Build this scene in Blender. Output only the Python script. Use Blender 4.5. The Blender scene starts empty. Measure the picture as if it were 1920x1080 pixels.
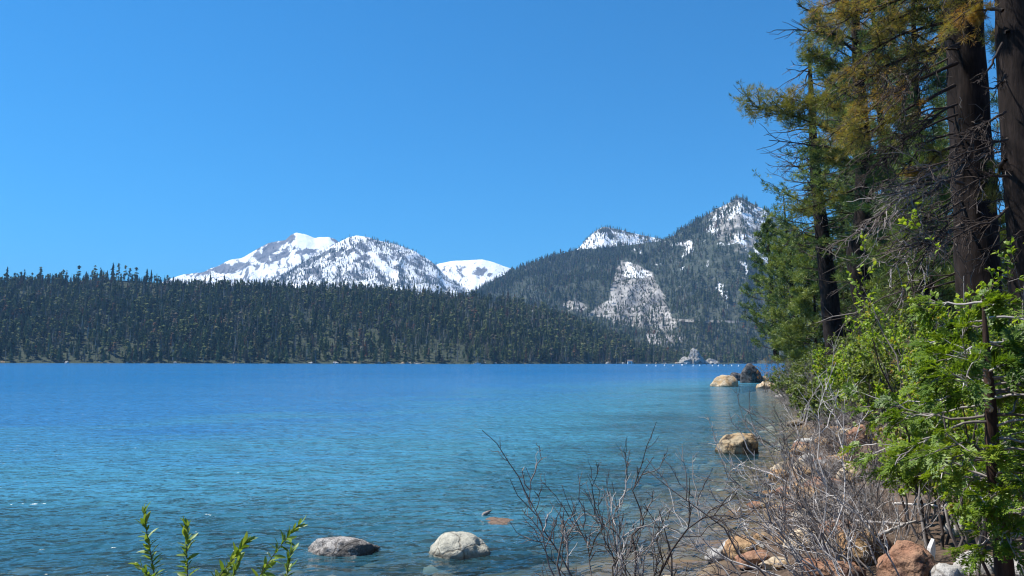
import bpy, math, random
import numpy as np
from mathutils import Vector, Matrix

# ------------------------------------------------------------------ camera, sky, sun, exposure
SC = bpy.context.scene
COL = SC.collection
CAM_Z = 3.0
FPX = 1423.0                      # focal length in photo pixels (1920 wide)
PITCH = math.atan((678.0 - 540.0) / FPX)
ROLL = math.radians(0.12)
cam_data = bpy.data.cameras.new("camera")
cam_data.sensor_width = 36.0
cam_data.lens = 36.0 * FPX / 1920.0
cam_data.clip_start = 0.1
cam_data.clip_end = 40000.0
cam = bpy.data.objects.new("camera", cam_data)
COL.objects.link(cam)
cam.matrix_world = (Matrix.Translation((0, 0, CAM_Z)) @ Matrix.Rotation(math.pi / 2 + PITCH, 4, 'X')
                    @ Matrix.Rotation(ROLL, 4, 'Z'))
SC.camera = cam

SUN_AZ = math.radians(-74.0)      # from straight ahead (+Y), negative = left
SUN_EL = math.radians(58.0)
world = bpy.data.worlds.new("World")
SC.world = world
world.use_nodes = True
wn = world.node_tree
bg = wn.nodes["Background"]
sky = wn.nodes.new("ShaderNodeTexSky")
sky.sky_type = 'NISHITA'
sky.sun_disc = False
sky.sun_elevation = SUN_EL
sky.sun_rotation = SUN_AZ
sky.altitude = 0.0
sky.air_density = 1.0
sky.dust_density = 0.0
sky.ozone_density = 10.0
tint = wn.nodes.new("ShaderNodeMix")
tint.data_type = 'RGBA'
tint.blend_type = 'MULTIPLY'
tint.inputs[0].default_value = 1.0
tint.inputs[7].default_value = (0.20, 0.77, 0.92, 1.0)
wn.links.new(sky.outputs[0], tint.inputs[6])
wn.links.new(tint.outputs[2], bg.inputs[0])
bg.inputs[1].default_value = 0.104

sun_data = bpy.data.lights.new("sun", 'SUN')
sun_data.energy = 5.0
sun_data.angle = math.radians(0.53)
sun_data.color = (1.0, 0.955, 0.88)
sun = bpy.data.objects.new("sun", sun_data)
COL.objects.link(sun)
sdir = Vector((math.sin(SUN_AZ) * math.cos(SUN_EL), math.cos(SUN_AZ) * math.cos(SUN_EL), math.sin(SUN_EL)))
sun.rotation_euler = (-sdir).to_track_quat('-Z', 'Y').to_euler()
sun.location = (0, 0, 900)

SC.view_settings.view_transform = 'Standard'
SC.view_settings.look = 'None'
SC.view_settings.gamma = 1.0
SC.view_settings.exposure = 0.72
SC.view_settings.use_curve_mapping = False
SC.render.engine = 'CYCLES'
SC.cycles.use_denoising = True
SC.cycles.pixel_filter_type = 'BLACKMAN_HARRIS'
SC.cycles.filter_width = 1.2
SC.cycles.max_bounces = 8
SC.cycles.diffuse_bounces = 2
SC.cycles.glossy_bounces = 2
SC.cycles.transmission_bounces = 3
SC.cycles.transparent_max_bounces = 8
SC.cycles.volume_bounces = 0
SC.cycles.caustics_reflective = False
SC.cycles.caustics_refractive = False
SC.cycles.sample_clamp_indirect = 4.0
SC.cycles.sample_clamp_direct = 2.0

# ------------------------------------------------------------------ helpers
RNG = np.random.default_rng(7)
R_CAM = np.array(cam.matrix_world.to_3x3())


def ray(px, py):
    """direction through a photo pixel, scaled to one metre of depth along +Y"""
    d = R_CAM @ np.array([(px - 960.0) / FPX, (540.0 - py) / FPX, -1.0])
    return d / d[1]


def at(px, py, Y):
    return np.array([0, 0, CAM_Z]) + ray(px, py) * Y


def project(P):
    """world points -> photo pixels"""
    q = (np.asarray(P) - np.array([0, 0, CAM_Z])) @ R_CAM
    return 960.0 + FPX * q[..., 0] / -q[..., 2], 540.0 - FPX * q[..., 1] / -q[..., 2]


def _hash(ix, iy, iz, seed):
    h = (ix * 374761393 + iy * 668265263 + iz * 2147483647 + seed * 974634777) & 0xFFFFFFFF
    h = ((h ^ (h >> 13)) * 1274126177) & 0xFFFFFFFF
    h = ((h ^ (h >> 16)) * 2246822519) & 0xFFFFFFFF
    return ((h ^ (h >> 15)) & 0xFFFFFF) / float(0xFFFFFF)


def vnoise(P, seed=0):
    P = np.asarray(P, float)
    i = np.floor(P).astype(np.int64)
    f = P - i
    f = f * f * (3 - 2 * f)
    out = 0.0
    for dx in (0, 1):
        wx = f[..., 0] if dx else 1 - f[..., 0]
        for dy in (0, 1):
            wy = f[..., 1] if dy else 1 - f[..., 1]
            for dz in (0, 1):
                wz = f[..., 2] if dz else 1 - f[..., 2]
                out = out + wx * wy * wz * _hash(i[..., 0] + dx, i[..., 1] + dy, i[..., 2] + dz, seed)
    return out * 2 - 1


def fbm(P, octaves=4, seed=0, gain=0.5):
    P = np.asarray(P, float)
    a, s, out = 1.0, 1.0, 0.0
    for k in range(octaves):
        out = out + a * vnoise(P * s + 17.3 * k, seed + k)
        a *= gain
        s *= 2.03
    return out


def xyz(x, y, z=0.0):
    x, y, z = np.broadcast_arrays(x, y, z)
    return np.stack([x, y, z], -1).astype(float)


def smooth(a, b, x):
    t = np.clip((x - a) / (b - a), 0, 1)
    return t * t * (3 - 2 * t)


def make_mesh(name, V, T, mats, midx=None, attrs=None, smooth_shade=False, vec_attrs=None):
    V = np.ascontiguousarray(V, dtype=np.float32)
    T = np.ascontiguousarray(T, dtype=np.int32)
    k = T.shape[1]
    me = bpy.data.meshes.new(name)
    me.vertices.add(len(V))
    me.vertices.foreach_set("co", V.ravel())
    me.loops.add(T.size)
    me.loops.foreach_set("vertex_index", T.ravel())
    me.polygons.add(len(T))
    me.polygons.foreach_set("loop_start", np.arange(0, T.size, k, dtype=np.int32))
    if not isinstance(mats, (list, tuple)):
        mats = [mats]
    for m in mats:
        me.materials.append(m)
    if midx is not None:
        me.polygons.foreach_set("material_index", np.ascontiguousarray(midx, dtype=np.int32))
    me.update(calc_edges=True)
    me.polygons.foreach_set("use_smooth", np.full(len(T), bool(smooth_shade)))
    for kk, a in (attrs or {}).items():
        at_ = me.attributes.new(kk, 'FLOAT', 'POINT')
        at_.data.foreach_set("value", np.ascontiguousarray(a, dtype=np.float32).ravel())
    for kk, a in (vec_attrs or {}).items():
        at_ = me.attributes.new(kk, 'FLOAT_VECTOR', 'POINT')
        at_.data.foreach_set("vector", np.ascontiguousarray(a, dtype=np.float32).ravel())
    return me


def link(name, me, parent=None, loc=None):
    o = bpy.data.objects.new(name, me)
    COL.objects.link(o)
    if parent is not None:
        o.parent = parent
    if loc is not None:
        o.location = loc
    return o


def tag(o, label=None, cat=None, group=None, kind=None):
    if label:
        o["label"] = label
    if cat:
        o["category"] = cat
    if group:
        o["group"] = group
    if kind:
        o["kind"] = kind
    return o


def thing(name, label, cat, loc, group=None):
    o = bpy.data.objects.new(name, None)
    o.empty_display_size = 0.3
    COL.objects.link(o)
    o.location = loc
    return tag(o, label, cat, group)


class Buf:
    """collects triangles with a per-vertex tint"""
    def __init__(self):
        self.V, self.T, self.A, self.M, self.n = [], [], [], [], 0

    def add(self, V, T, a=0.5, m=0):
        V = np.asarray(V, float).reshape(-1, 3)
        T = np.asarray(T, int).reshape(-1, 3)
        self.V.append(V)
        self.T.append(T + self.n)
        self.A.append(np.broadcast_to(np.asarray(a, float), (len(V),)))
        self.M.append(np.full(len(T), m))
        self.n += len(V)
        return self

    def mesh(self, name, mats, origin=(0, 0, 0), smooth_shade=False):
        V = np.concatenate(self.V) - np.asarray(origin, float)
        return make_mesh(name, V, np.concatenate(self.T), mats, np.concatenate(self.M),
                         {"tint": np.concatenate(self.A)}, smooth_shade)


def grid_tris(nu, nv):
    i = np.arange(nu - 1)[:, None] * nv + np.arange(nv - 1)[None, :]
    i = i.ravel()
    return np.stack([i, i + nv, i + nv + 1, i + 1], -1)


# ------------------------------------------------------------------ node material helpers
class NT:
    def __init__(self, name):
        self.m = bpy.data.materials.new(name)
        self.m.use_nodes = True
        self.t = self.m.node_tree
        for n in list(self.t.nodes):
            self.t.nodes.remove(n)
        self.out = self.t.nodes.new("ShaderNodeOutputMaterial")

    def n(self, typ, ins=None, **props):
        nd = self.t.nodes.new(typ)
        for k, v in props.items():
            setattr(nd, k, v)
        for k, v in (ins or {}).items():
            s = nd.inputs[k]
            if isinstance(v, bpy.types.NodeSocket):
                self.t.links.new(v, s)
            else:
                s.default_value = v
        return nd

    def attr(self, name, out=2):
        return self.n("ShaderNodeAttribute", attribute_name=name).outputs[out]

    def geo(self):
        return self.n("ShaderNodeNewGeometry").outputs["Position"]

    def objco(self):
        return self.n("ShaderNodeTexCoord").outputs["Object"]

    def mapping(self, v, scale):
        return self.n("ShaderNodeMapping", {"Vector": v, "Scale": scale}).outputs[0]

    def noise(self, v, scale, detail=4.0, rough=0.55, out=0, dist=0.0):
        return self.n("ShaderNodeTexNoise", {"Vector": v, "Scale": scale, "Detail": detail, "Roughness": rough,
                                             "Distortion": dist}).outputs[out]

    def ramp(self, f, stops, interp='LINEAR'):
        nd = self.n("ShaderNodeValToRGB", {"Fac": f})
        cr = nd.color_ramp
        cr.interpolation = interp
        while len(cr.elements) < len(stops):
            cr.elements.new(0.5)
        for e, (p, c) in zip(cr.elements, stops):
            e.position = p
            e.color = (c[0], c[1], c[2], 1.0) if not isinstance(c, (int, float)) else (c, c, c, 1.0)
        return nd.outputs[0]

    def math(self, op, a, b=0.0, c=0.0, clamp=False):
        nd = self.n("ShaderNodeMath", operation=op, use_clamp=clamp)
        for i, v in enumerate((a, b, c)):
            if isinstance(v, bpy.types.NodeSocket):
                self.t.links.new(v, nd.inputs[i])
            else:
                nd.inputs[i].default_value = v
        return nd.outputs[0]

    def mix(self, f, a, b, blend='MIX'):
        nd = self.n("ShaderNodeMix", data_type='RGBA', blend_type=blend)
        for i, v in ((0, f), (6, a), (7, b)):
            if isinstance(v, bpy.types.NodeSocket):
                self.t.links.new(v, nd.inputs[i])
            elif i == 0:
                nd.inputs[0].default_value = v
            else:
                nd.inputs[i].default_value = (*v[:3], 1.0)
        return nd.outputs[2]

    def range(self, v, a, b, c=0.0, d=1.0):
        return self.n("ShaderNodeMapRange", {"Value": v, "From Min": a, "From Max": b, "To Min": c, "To Max": d}).outputs[0]

    def bump(self, h, strength, dist):
        return self.n("ShaderNodeBump", {"Height": h, "Strength": strength, "Distance": dist}).outputs[0]

    def principled(self, color, rough=0.8, spec=0.3, normal=None, **kw):
        ins = {"Base Color": color if isinstance(color, bpy.types.NodeSocket) else (*color, 1.0),
               "Roughness": rough, "Specular IOR Level": spec}
        if normal is not None:
            ins["Normal"] = normal
        ins.update(kw)
        return self.n("ShaderNodeBsdfPrincipled", ins).outputs[0]

    def done(self, sh):
        self.t.links.new(sh, self.out.inputs["Surface"])
        return self.m


def mat_foliage(name, stops, trans=0.4, gloss=0.05, rough=0.4, attr="tint"):
    """leaf material: diffuse + light shining through + a little gloss; stops over the per-leaf tint"""
    k = NT(name)
    col = k.ramp(k.attr(attr), stops)
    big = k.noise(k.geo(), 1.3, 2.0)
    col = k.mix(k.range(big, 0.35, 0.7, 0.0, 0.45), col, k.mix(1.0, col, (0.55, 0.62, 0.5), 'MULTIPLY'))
    d = k.n("ShaderNodeBsdfDiffuse", {"Color": col}).outputs[0]
    tcol = k.mix(1.0, col, (1.25, 1.2, 0.55), 'MULTIPLY')
    t = k.n("ShaderNodeBsdfTranslucent", {"Color": tcol}).outputs[0]
    s = k.n("ShaderNodeMixShader", {0: trans, 1: d, 2: t}).outputs[0]
    g = k.n("ShaderNodeBsdfGlossy", {"Color": (0.9, 0.95, 1.0, 1), "Roughness": rough}).outputs[0]
    return k.done(k.n("ShaderNodeMixShader", {0: gloss, 1: s, 2: g}).outputs[0])


def mat_bark(name, dark, light, scale=6.0, stretch=0.18, bump=0.6):
    k = NT(name)
    p = k.mapping(k.geo(), (1, 1, stretch))
    a = k.noise(p, scale, 6.0, 0.65)
    b = k.noise(k.geo(), scale * 0.35, 3.0)
    col = k.ramp(a, [(0.32, dark), (0.62, light)])
    col = k.mix(k.range(b, 0.4, 0.7, 0.0, 0.5), col, [c * 0.55 for c in dark])
    return k.done(k.principled(col, 0.9, 0.1, k.bump(a, bump, 0.03)))


def mat_twig(name, stops):
    k = NT(name)
    col = k.ramp(k.attr("tint"), stops)
    n = k.noise(k.geo(), 14.0, 3.0)
    col = k.mix(k.range(n, 0.35, 0.65, 0.0, 0.5), col, k.mix(1.0, col, (0.45, 0.42, 0.42), 'MULTIPLY'))
    return k.done(k.principled(col, 0.75, 0.2))


# ------------------------------------------------------------------ near shore ground and lake bed (one sheet)
SHORE = np.array([(-900, -150), (-160, -22), (-60, -1), (-25, 5.0), (-12, 7.6), (-5, 8.6), (-1.0, 9.0), (2.3, 10.2), (4.4, 13.6),
                  (6.5, 18.5), (10.3, 27), (14.6, 38), (20.4, 54), (24.5, 67), (27.6, 79), (31, 90), (42, 106), (75, 130),
                  (220, 240), (900, 700)], float)
LANDPOLY = np.vstack([SHORE, [(6000, 700), (6000, -6000), (-6000, -6000), (-6000, -150)]])


def shore_dist(x, y):
    """signed distance to the waterline, positive on land"""
    x = np.asarray(x, float)
    y = np.asarray(y, float)
    d2 = np.full(x.shape, 1e18)
    for (ax, ay), (bx, by) in zip(SHORE[:-1], SHORE[1:]):
        ex, ey = bx - ax, by - ay
        t = np.clip(((x - ax) * ex + (y - ay) * ey) / (ex * ex + ey * ey), 0, 1)
        d2 = np.minimum(d2, (x - ax - t * ex) ** 2 + (y - ay - t * ey) ** 2)
    inside = np.zeros(x.shape, bool)
    n = len(LANDPOLY)
    for i in range(n):
        (ax, ay), (bx, by) = LANDPOLY[i], LANDPOLY[(i + 1) % n]
        if ay == by:
            continue
        c = ((ay > y) != (by > y)) & (x < (bx - ax) * (y - ay) / (by - ay) + ax)
        inside ^= c
    return np.sqrt(d2) * np.where(inside, 1, -1)


def ground_z(x, y):
    x = np.asarray(x, float)
    y = np.asarray(y, float)
    s = shore_dist(x, y) + 0.5 * vnoise(xyz(x * 0.35, y * 0.35), 3) * smooth(3, 20, np.abs(y) + np.abs(x) * 0.3)
    land = np.interp(s, [0, 0.6, 2.0, 5.0, 10, 20, 40, 120, 400, 3000], [0, 0.22, 0.55, 1.0, 1.45, 3.2, 8, 26, 70, 220])
    steep = np.interp(s, [0, 1.0, 3.0, 8.0, 15, 40, 120, 400, 3000], [0, 0.5, 1.5, 2.8, 4.0, 10, 28, 70, 220])
    w = smooth(9, 26, y)
    land = land * (1 - w) + steep * w
    bed = -np.interp(-s, [0, 1.5, 4, 9, 16, 30, 55, 120, 400], [0, 0.22, 0.70, 1.5, 2.7, 4.6, 8.0, 18, 45])
    z = np.where(s > 0, land, bed)
    amp = 0.05 + 0.10 * smooth(0.5, 6, s) + 0.3 * smooth(10, 60, s) + 0.2 * smooth(2.0, 14.0, -s) * smooth(80, 30, -s)
    z = z + amp * fbm(xyz(x * 0.55, y * 0.55), 4, 11) * np.where(np.abs(s) < 400, 1, 0)
    return z


def hit_ground(px, py, zoff=0.0, y0=3.0, y1=140.0):
    """where the ray through a photo pixel meets the ground (or the water, if zoff is None)"""
    r = ray(px, py)
    if zoff is None:
        t = -CAM_Z / r[2]
        return np.array([r[0] * t, t, 0.0])
    ts = np.geomspace(y0, y1, 500)
    z = ground_z(r[0] * ts, ts)
    rz = CAM_Z + r[2] * ts
    k = np.nonzero(rz <= z)[0]
    t = ts[k[0]] if len(k) else ts[-1]
    return np.array([r[0] * t, t, float(ground_z(r[0] * t, t))])


def axis(dense_lo, dense_hi, step, far_lo, far_hi, grow=1.16):
    a = list(np.arange(dense_lo, dense_hi + step, step))
    s, v = step, a[-1]
    while v < far_hi:
        s *= grow
        v += s
        a.append(v)
    s, v = step, a[0]
    pre = []
    while v > far_lo:
        s *= grow
        v -= s
        pre.append(v)
    return np.array(pre[::-1] + a)


gx = axis(-8, 26, 0.3, -9000, 9000)
gy = axis(1, 34, 0.3, -3000, 9000)
GX, GY = np.meshgrid(gx, gy, indexing='ij')
GZ = ground_z(GX, GY)

k = NT("shore_ground")
pos = k.geo()
zc = k.n("ShaderNodeSeparateXYZ", {0: pos}).outputs[2]
soil = k.ramp(k.noise(pos, 2.2, 8.0, 0.65), [(0.3, (0.035, 0.025, 0.018)), (0.5, (0.085, 0.058, 0.04)), (0.7, (0.16, 0.11, 0.075))])
litter = k.noise(k.mapping(pos, (1, 1, 1)), 26.0, 5.0, 0.7)
soil = k.mix(k.range(litter, 0.50, 0.62), soil, (0.17, 0.12, 0.09))
bedn = k.n("ShaderNodeTexVoronoi", {"Vector": pos, "Scale": 1.1, "Randomness": 1.0}).outputs["Color"]
bedg = k.n("ShaderNodeSeparateColor", {0: bedn}).outputs[0]
bed = k.ramp(k.noise(pos, 0.9, 6.0, 0.6), [(0.3, (0.06, 0.05, 0.035)), (0.5, (0.16, 0.125, 0.08)), (0.72, (0.28, 0.23, 0.15))])
bed = k.mix(k.range(bedg, 0.2, 1.0, 0.0, 0.6), bed, (0.28, 0.16, 0.09))
wet = k.range(zc, -0.02, 0.16)
gcol = k.mix(wet, bed, soil)
k.done(k.principled(gcol, 0.92, 0.2, k.bump(litter, 0.5, 0.05)))
MAT_GROUND = k.m
og = link("ground", make_mesh("ground", xyz(GX, GY, GZ).reshape(-1, 3), grid_tris(len(gx), len(gy)), MAT_GROUND, smooth_shade=True))
tag(og, "brown stony shore and pale shallow lake bed under the clear water", kind="structure")

# ------------------------------------------------------------------ lake water
wx = axis(-40, 40, 1.0, -7000, 7000, 1.13)
wy = axis(2, 110, 1.0, -400, 5200, 1.13)
WX, WY = np.meshgrid(wx, wy, indexing='ij')
depth = np.maximum(0, -ground_z(WX, WY))
k = NT("lake_water")
pos = k.geo()
rot = k.n("ShaderNodeVectorRotate", {"Vector": pos, "Axis": (0, 0, 1), "Angle": math.radians(-14)}).outputs[0]
rp = k.mapping(rot, (0.75, 1.0, 1.0))
w1 = k.noise(rp, 2.3, 2.0, 0.5, dist=0.4)
w2 = k.noise(rp, 0.8, 2.0, 0.5, dist=0.3)
w3 = k.noise(rp, 7.0, 2.0, 0.5)
gust = k.range(k.noise(k.mapping(rot, (0.012, 0.03, 1)), 1.0, 3.0), 0.3, 0.7, 0.65, 1.3)
h = k.math('ADD', k.math('MULTIPLY', w2, 0.36), k.math('MULTIPLY', w1, 0.19))
h = k.math('ADD', h, k.math('MULTIPLY', w3, 0.034))
h = k.math('MULTIPLY', h, gust)
nrm = k.n("ShaderNodeBump", {"Height": h, "Strength": 1.0, "Distance": 1.15, "Filter Width": 0.01}).outputs[0]
fres = k.n("ShaderNodeFresnel", {"IOR": 1.333, "Normal": nrm}).outputs[0]
dep = k.attr("depth")
gl = k.n("ShaderNodeBsdfGlossy", {"Color": (1, 1, 1, 1), "Roughness": 0.09, "Normal": nrm}).outputs[0]
dep = k.math('ADD', dep, k.math('MULTIPLY', k.math('SUBTRACT', k.noise(k.mapping(rot, (0.6, 1.2, 1)), 0.16, 4.0, 0.6), 0.5), k.math('MULTIPLY', dep, 1.9)))
body = k.ramp(k.range(dep, 0.0, 14.0), [(0.0, (0.035, 0.12, 0.15)), (0.12, (0.065, 0.245, 0.345)), (0.35, (0.038, 0.170, 0.36)), (1.0, (0.018, 0.135, 0.32))])
diff = k.n("ShaderNodeBsdfDiffuse", {"Color": body, "Normal": nrm}).outputs[0]
tr = k.ramp(k.range(dep, 0.0, 4.0), [(0.0, (0.95, 0.97, 0.97)), (0.25, (0.55, 0.80, 0.82)), (0.6, (0.22, 0.55, 0.62)), (1.0, (0.08, 0.35, 0.45))])
tp = k.n("ShaderNodeBsdfTransparent", {"Color": tr}).outputs[0]
opac = k.math('SUBTRACT', 1.0, k.math('POWER', 2.718, k.math('MULTIPLY', dep, -1.0)))
under = k.n("ShaderNodeMixShader", {0: opac, 1: tp, 2: diff}).outputs[0]
k.done(k.n("ShaderNodeMixShader", {0: fres, 1: under, 2: gl}).outputs[0])
ow = link("water", make_mesh("water", xyz(WX, WY, 0.0).reshape(-1, 3), grid_tris(len(wx), len(wy)), k.m,
                             attrs={"depth": depth.ravel()}, smooth_shade=True))
tag(ow, "clear rippled blue lake turning turquoise in the shallows", kind="structure")


# ------------------------------------------------------------------ hills and mountains
def in_poly(px, py, poly):
    inside = np.zeros(px.shape, bool)
    n = len(poly)
    for i in range(n):
        (ax, ay), (bx, by) = poly[i], poly[(i + 1) % n]
        if ay == by:
            continue
        inside ^= ((ay > py) != (by > py)) & (px < (bx - ax) * (py - ay) / (by - ay) + ax)
    return inside


def soft(m, n=3):
    m = m.astype(float)
    for _ in range(n):
        q = np.pad(m, 1, mode='edge')
        m = (q[1:-1, 1:-1] * 2 + q[:-2, 1:-1] + q[2:, 1:-1] + q[1:-1, :-2] + q[1:-1, 2:]) / 6.0
    return m


class Hill:
    def __init__(self, name, ridge, foot_y, ridge_y, px0, px1, nu, nv, foot_z=-4.0, shape=1.0, rough=0.05, back=0.8,
                 seed=1, gully=0.0, gully_n=18, edge=0.08):
        rx, ry = np.array(ridge, float).T
        u = np.linspace(px0, px1, nu)
        prof = np.interp(u, rx, ry)
        fy = np.interp(u, *np.array(foot_y, float).T)
        Yr = np.interp(u, *np.array(ridge_y, float).T)
        foot = np.array([at(a, 682, b) for a, b in zip(u, fy)])
        foot[:, 2] = foot_z
        top = np.array([at(a, b, c) for a, b, c in zip(u, prof, Yr)])
        vf = np.linspace(0, 1, nv)
        nb = max(6, nv // 4)
        vb = np.linspace(0, 1, nb + 1)[1:]
        F = foot[:, None, :] + (top - foot)[:, None, :] * vf[None, :, None]
        F[:, :, 2] = foot[:, None, 2] + (top[:, 2] - foot[:, 2])[:, None] * (vf[None, :] ** shape)
        back_pt = top + (top - foot) * np.array([back, back, 0])
        back_pt[:, 2] = top[:, 2] * 0.25
        B = top[:, None, :] + (back_pt - top)[:, None, :] * vb[None, :, None]
        G = np.concatenate([F, B], 1)
        H = float(np.ptp(top[:, 2])) + 100
        vv = np.concatenate([vf, 1 + vb])
        w = np.sin(np.clip(vv, 0, 1) * np.pi) ** 0.6 * 0.9 + edge
        w[nv:] = 0.4
        sc = 1.0 / (0.16 * (np.mean(Yr) - np.mean(fy)) + 60)
        G[:, :, 2] += rough * H * fbm(G * sc, 5, seed) * w[None, :]
        if gully:
            ph = np.linspace(0, gully_n, nu)[:, None] + 0.7 * vnoise(xyz(np.linspace(0, gully_n, nu)[:, None], vv[None, :] * 3), seed + 5)
            gl_ = -np.abs(np.sin(ph * np.pi)) + 0.5
            gl_ = gl_ * (0.6 + 0.8 * vnoise(xyz(ph * 0.7, 0 * ph), seed + 9))
            G[:, :, 2] += gully * H * gl_ * w[None, :]
        self.G, self.nu, self.nv, self.name = G, nu, nv, name
        du = np.cumsum(np.r_[0, np.linalg.norm(np.diff(foot, axis=0), axis=1)])
        sl = np.linalg.norm(top - foot, axis=1)
        self.uv = np.stack([np.broadcast_to(du[:, None], G.shape[:2]), vv[None, :] * np.mean(sl) * np.ones((nu, 1)),
                            np.zeros(G.shape[:2])], -1)
        self.vv = vv
        self.px, self.py = project(G)
        self.masks = {}

    def build(self, mat, label, blur=3):
        G = self.G
        self.masks = {a: soft(b, blur) for a, b in self.masks.items()}
        me = make_mesh(self.name, G.reshape(-1, 3), grid_tris(self.nu, G.shape[1]), mat, smooth_shade=True,
                       attrs={a: b.ravel() for a, b in self.masks.items()}, vec_attrs={"slope": self.uv.reshape(-1, 3)})
        o = link(self.name, me)
        tag(o, label, kind="structure")
        return o

    def sample(self, n, density, rng, vmax=1.0, vmin=0.0):
        """random points on the front slope, kept with probability density (a grid over the vertices); area-weighted"""
        G = self.G
        nvf = self.nv
        A = np.linalg.norm(np.cross(G[1:, :nvf][:, :-1] - G[:-1, :nvf][:, :-1], G[:-1, 1:nvf] - G[:-1, :nvf - 1]), axis=-1)
        vv = self.vv[:nvf - 1]
        A = A * density[:-1, :nvf - 1] * ((vv <= vmax) & (vv >= vmin))[None, :]
        p = (A / A.sum()).ravel()
        idx = rng.choice(len(p), n, p=p)
        i, j = np.divmod(idx, nvf - 1)
        a, b = rng.random(n)[:, None], rng.random(n)[:, None]
        P = G[i, j] * (1 - a) * (1 - b) + G[i + 1, j] * a * (1 - b) + G[i, j + 1] * (1 - a) * b + G[i + 1, j + 1] * a * b
        return P


def hill_mat(name, soil_stops, rock, snow=True, streak=0.02, amp=3.0):
    k = NT(name)
    uv = k.attr("slope", 1)
    pos = k.geo()
    soil = k.ramp(k.noise(pos, 0.02, 8.0, 0.7), soil_stops)
    rk = k.noise(k.mapping(uv, (1.0, 0.35, 1.0)), streak * 1.4, 8.0, 0.7)
    rockc = k.ramp(rk, [(0.34, [c * 0.16 for c in rock]), (0.46, [c * 0.55 for c in rock]), (0.58, rock), (0.75, [min(1, c * 1.4) for c in rock])])
    sn = k.noise(k.mapping(uv, (1.0, 0.30, 1.0)), streak, 9.0, 0.68, dist=0.5)
    sn2 = k.noise(uv, streak * 0.4, 4.0, 0.6)
    rmask = k.math('ADD', k.attr("rock"), k.math('MULTIPLY', k.math('SUBTRACT', sn2, 0.5), 2.6))
    rmask = k.range(rmask, 0.36, 0.62)
    col = k.mix(rmask, soil, rockc)
    smask = k.math('ADD', k.attr("snow"), k.math('MULTIPLY', k.math('SUBTRACT', sn, 0.5), amp))
    smask = k.range(smask, 0.46, 0.58)
    col = k.mix(smask, col, (0.86, 0.88, 0.90))
    bmp = k.bump(k.math('ADD', rk, k.math('MULTIPLY', sn2, 1.5)), 0.7, 14.0)
    k.done(k.principled(col, 0.9, 0.1, bmp))
    return k.m


ROCK = (0.42, 0.40, 0.37)
MAT_HILL_NEAR = hill_mat("far_shore_slope", [(0.3, (0.035, 0.045, 0.028)), (0.55, (0.05, 0.062, 0.038)), (0.8, (0.085, 0.092, 0.062))], ROCK)
MAT_MOUNT = hill_mat("granite_mountain", [(0.3, (0.03, 0.042, 0.03)), (0.55, (0.06, 0.07, 0.05)), (0.8, (0.12, 0.12, 0.10))], ROCK, streak=0.022, amp=2.6)
MAT_SNOWY = hill_mat("snowy_mountain", [(0.3, (0.10, 0.11, 0.13)), (0.6, (0.17, 0.17, 0.18)), (0.8, (0.24, 0.23, 0.22))], (0.22, 0.215, 0.22), streak=0.020, amp=2.5)

hillA = Hill("hill", [(-500, 545), (-200, 538), (0, 532), (100, 529), (200, 524), (300, 530), (345, 537), (420, 539), (560, 546), (650, 546), (760, 550), (860, 557),
                      (950, 568), (1020, 584), (1060, 602), (1110, 624), (1180, 650), (1230, 666), (1280, 676), (1340, 679), (1420, 682)],
             [(-500, 800), (0, 880), (900, 940), (1200, 1150), (1420, 1400)],
             [(-500, 1150), (0, 1240), (900, 1350), (1200, 1420), (1420, 1480)], -500, 1420, 330, 60, shape=0.92, rough=0.035, seed=21,
             gully=0.02, gully_n=16)
px, py = hillA.px, hillA.py
hillA.masks["snow"] = np.full(px.shape, -1.0)
rockA = np.where(in_poly(px, py, [(955, 556), (1000, 562), (1060, 582), (1110, 604), (1130, 622), (1050, 606), (990, 585)]), 0.75, 0.05)
rockA = np.maximum(rockA, np.where(hillA.vv[None, :] < 0.03, 0.5, 0.0))
hillA.masks["rock"] = rockA
hillA.build(MAT_HILL_NEAR, "long low hill behind the lake, clothed in dark conifers")

hillB = Hill("mountain", [(780, 600), (880, 552), (905, 536), (950, 512), (1000, 492), (1050, 476), (1090, 466), (1150, 463), (1240, 451), (1265, 441),
                          (1300, 417), (1340, 393), (1365, 381), (1383, 370), (1392, 371), (1420, 387), (1445, 400), (1460, 410), (1500, 440), (1600, 470), (1800, 430), (2300, 480)],
             [(780, 1500), (1100, 1500), (1420, 1520), (2300, 1500)], [(780, 2900), (1090, 2800), (1385, 2500), (1500, 2500), (2300, 2300)],
             780, 2300, 420, 110, shape=1.12, rough=0.05, seed=33, gully=0.03, gully_n=24)
px, py = hillB.px, hillB.py
snowB = np.full(px.shape, -0.15)
snowB[in_poly(px, py, [(1330, 395), (1385, 372), (1425, 380), (1475, 405), (1520, 470), (1440, 500), (1385, 470), (1340, 450), (1310, 425)])] = 0.42
snowB[in_poly(px, py, [(1385, 372), (1425, 380), (1470, 405), (1470, 440), (1400, 430), (1375, 400)])] = 0.49
snowB[in_poly(px, py, [(1170, 470), (1260, 455), (1330, 470), (1310, 510), (1210, 520), (1160, 500)])] = 0.22
snowB[in_poly(px, py, [(1260, 455), (1310, 425), (1400, 470), (1420, 560), (1330, 560), (1300, 500)])] = 0.22
snowB[in_poly(px, py, [(1163, 484), (1180, 488), (1196, 496), (1222, 512), (1206, 524), (1165, 520)])] = 0.62
snowB[in_poly(px, py, [(1345, 530), (1356, 528), (1372, 585), (1362, 592)])] = 0.62
snowB[in_poly(px, py, [(1180, 465), (1290, 440), (1300, 458), (1190, 476)])] = 0.35
rockB = np.full(px.shape, 0.0)
SCAR = [(1163, 486), (1200, 498), (1235, 528), (1246, 560), (1262, 596), (1240, 604), (1160, 596), (1105, 592), (1138, 562), (1152, 520)]
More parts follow.
